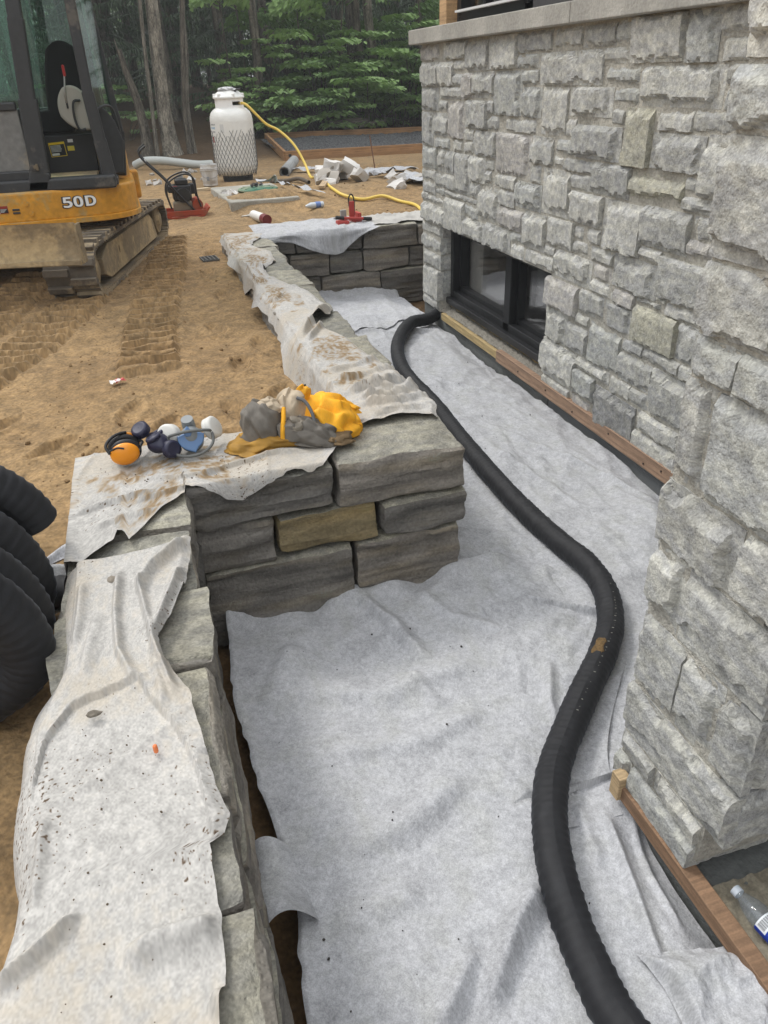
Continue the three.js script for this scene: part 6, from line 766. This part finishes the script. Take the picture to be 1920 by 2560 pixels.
leafTree('straight slim trunk between the thick tree and the propane tank', [[1.13, 0, -16.4], [1.14, 0.8, -16.4], [1.27, 1.8, -16.4], [1.42, 2.95, -16.4], [1.5, 6, -16.4], [1.5, 8.5, -16.4]], 0.05, 0.04, barkMid, crownGeo[1], undefined, 0.3);
leafTree('thin pale stem just beside the straight slim trunk', [[1.23, 0, -16.5], [1.22, 1, -16.5], [1.35, 1.8, -16.6], [1.38, 2.9, -16.7], [1.3, 5, -16.8]], 0.04, 0.025, barkPale, null, undefined, 0.3);
leafTree('slim straight trunk at the near corner of the gravel bed', [[3.07, 0, -19.3], [3.08, 1, -19.3], [3.04, 2, -19.3], [3.08, 3.1, -19.3], [3.2, 6, -19.4], [3.2, 8, -19.4]], 0.06, 0.045, barkMid, crownGeo[0], undefined, 0.3);
leafTree('bare sapling stem crossing behind the propane tank', [[2.84, 0, -19.6], [2.83, 1, -19.6], [2.80, 2, -19.6], [2.72, 3.2, -19.6], [2.6, 5, -19.6]], 0.03, 0.018, barkMid, null, undefined, 0.3);
leafTree('curved trunk of the twin tree behind the gravel bed', [[5.66, 0, -19.5], [5.62, 0.5, -19.5], [5.52, 1.4, -19.5], [5.44, 2.4, -19.5], [5.45, 3.2, -19.5], [5.3, 6, -19.6], [5.2, 8, -19.7]], 0.105, 0.08, barkMid, crownGeo[1], undefined, 0.4);
leafTree('upright pale trunk of the twin tree behind the gravel bed', [[5.76, 0, -19.4], [5.80, 0.9, -19.4], [5.78, 1.6, -19.4], [5.70, 2.4, -19.4], [5.70, 3.2, -19.4], [5.9, 6, -19.5], [6, 8, -19.5]], 0.11, 0.085, barkPale, null, undefined, 0.4);
leafTree('dark straight trunk beside the house corner', [[7.08, 0, -19.6], [7.06, 1, -19.6], [7.0, 2, -19.6], [6.97, 3.1, -19.6], [6.9, 6, -19.6], [6.9, 9, -19.6]], 0.085, 0.06, barkMid, crownGeo[0], undefined, 0.4);
{ const t = leafTree('broken dead stub leaning beside the thick pale tree', [[0.34, 0, -16.5], [0.36, 0.5, -16.5], [0.30, 1.1, -16.5], [0.20, 1.55, -16.5], [0.15, 1.85, -16.5]], 0.11, 0.05, barkMid, null, undefined, 0.5); part('splinter', bar([-0.19, 1.75, 0], [-0.24, 2.02, 0], 0.03, 5, 0.004), barkPale, t); }
// --- background stems
{
  const R = rng(61), gs = [0, 1, 2].map(k => trunkGeo([[0, 0, 0], [0.05 * (k - 1), 2, 0.05], [0.15 * (k - 1), 5, 0], [0.1 * k, 10, 0.1]], 0.09, 0.05, k + 3, 0.3));
  for (let i = 0; i < 54; i++) { const z = -18.5 - R() * 15, x = lerp(-13, 12, R()); if (Math.abs(x - 5.6) < 0.8 && z > -20) continue; const t = thing('tree', 'slender dark trunk standing deep in the shaded woods', 'tree', [x, gAt(x, z) - 0.1, z], R() * 6, 'slender trunks deep in the woods'); const s = 0.6 + 1.1 * R(); t.scale.set(s, 1, s); part('trunk', gs[i % 3], barkMid, t); if (i % 3 === 0) { const c = part('crown', crownGeo[i % 2], leafMid, t, [0.1, 7.5, 0.1]); c.scale.set(1 / s * 1.2, 1.2, 1 / s * 1.2); } }
}
// --- conifers: whorls of drooping boughs hung with needle sprays
function conifer(seed, H, W, low, dens) { const R = rng(seed), pos = []; const tri = (a, b, c) => pos.push(...a, ...b, ...c); const nb = Math.round(H * dens); for (let i = 0; i < nb; i++) { const u = i / nb, y = low + (H - low) * u, len = W * (1 - 0.85 * u) * (0.7 + 0.5 * R()), a = R() * 6.283, ca = Math.cos(a), sa = Math.sin(a), tw = 30; for (let k = 3; k < tw; k++) { const f = k / tw, d = len * f, yy = y + 0.10 * d - 0.28 * len * f * f; for (const s of [-1, 1]) { const l = (0.10 + 0.20 * R()) * (1.15 - 0.7 * f) * Math.min(1, len), an = a + s * (0.9 + 0.4 * R()), px = ca * d, pz = sa * d, dx = Math.cos(an) * l, dz = Math.sin(an) * l, dr = -0.05 - 0.16 * R() * l * 3; const wv = 0.022; tri([px - ca * wv, yy, pz - sa * wv], [px + ca * wv, yy, pz + sa * wv], [px + dx, yy + dr, pz + dz]); if (k % 2) tri([px - ca * wv, yy, pz - sa * wv], [px + ca * wv, yy, pz + sa * wv], [px + dx * 0.5, yy + dr * 2.2, pz + dz * 0.5]); } } } const g = new THREE.BufferGeometry(); g.setAttribute('position', new THREE.Float32BufferAttribute(pos, 3)); g.computeVertexNormals(); return g; }
{
  const kinds = [conifer(3, 12, 2.3, 0.5, 9), conifer(5, 10, 2.0, 0.3, 10), conifer(8, 13, 2.6, 1.0, 8)], R = rng(33), tg = trunkGeo([[0, 0, 0], [0.03, 3, 0], [0, 8, 0], [0, 12, 0]], 0.14, 0.02, 9, 0.3);
  const spots = []; for (let i = 0; i < 17; i++) spots.push([-13 + i * 1.55 + R() * 0.8, -20.5 - R() * 1.5]); for (let i = 0; i < 18; i++) spots.push([-15 + i * 1.75 + R(), -24 - R() * 2]); for (let i = 0; i < 18; i++) spots.push([-18 + i * 2.2 + R(), -28 - R() * 3]); for (let i = 0; i < 17; i++) spots.push([-22 + i * 2.9 + R(), -34 - R() * 4]); for (let i = 0; i < 22; i++) spots.push([-30 + i * 2.9, -41 - R() * 2]); for (let i = 0; i < 20; i++) spots.push([-34 + i * 3.6, -48 - R() * 3]);
  [[-4.5, -17.5], [-7.5, -15.5], [-10.5, -13], [-9, -17], [-12, -10], [-14, -6], [-6, -19]].forEach(s => spots.push(s));
  spots.forEach(([x, z], i) => { const t = thing('conifer', z > -23 ? 'dark conifer with drooping boughs at the edge of the woods' : 'dark conifer deep in the woods behind the first rows', 'tree', [x, gAt(x, z) - 0.1, z], R() * 6, z > -23 ? 'conifers along the edge of the woods' : 'conifers deep in the woods'); t.scale.setScalar(0.85 + 0.4 * R()); part('boughs', kinds[i % 3], needle, t); part('trunk', tg, barkMid, t); });
}
// --- low leafy sprays that hang into view at the edge of the woods
{
  const R = rng(91), g = [0, 1].map(k => leaves(420, () => { const a = R() * 6.283, d = Math.sqrt(R()); return [0.9 * d * Math.cos(a), 0.25 * (R() - 0.5) - 0.2 * d * d, 0.6 * d * Math.sin(a), 0.10 + 0.07 * R(), a + R() - 0.5, 0.3 + 0.6 * R(), R() - 0.5]; }));
  [[4.0, 3.0, -19.0], [5.0, 3.25, -18.8], [7.3, 2.9, -19.0], [6.6, 3.3, -18.6], [3.3, 2.7, -20.0], [8.0, 2.5, -18.8], [2.3, 3.2, -18.5], [4.6, 2.5, -20.2], [6.3, 2.5, -20.4]].forEach(([x, y, z], i) => { const t = thing('maple_sapling', 'thin maple sapling with a leafy spray hanging at the edge of the woods', 'tree', [x, gAt(x, z), z], R() * 6, 'maple saplings at the edge of the woods'); part('trunk', tube([[0.25, 0, 0.1], [0.2, 1.2, 0.05], [0.05, y - 1.0, 0], [0, y - 0.55, 0]], 0.018, 16, 6), barkMid, t); part('crown', g[i % 2], i % 3 ? leafMid : leafBright, t, [0, y - 0.5, 0]); });
}

// --- the wood beyond, one mass of leaves
{
  const R = rng(17), n = 90, m = new THREE.InstancedMesh(crownGeo[0], leafMid, n), d = new THREE.Object3D();
  for (let i = 0; i < n; i++) { const x = -42 + 84 * (i % 45) / 44 + R(), row = Math.floor(i / 45); d.position.set(x, 1.6 + row * 4.2 + R() * 1.5, -54 - 2 * row - R() * 2); d.rotation.set(0, R() * 6, 0); d.scale.set(1.2, 1.3, 1.2); d.updateMatrix(); m.setMatrixAt(i, d.matrix); }
  shade(m); m.name = 'distant_woods'; m.userData = { kind: 'stuff', label: 'mass of leaves of the woods far behind the conifers', category: 'woods' }; scene.add(m);
}

renderer.render(scene, camera);
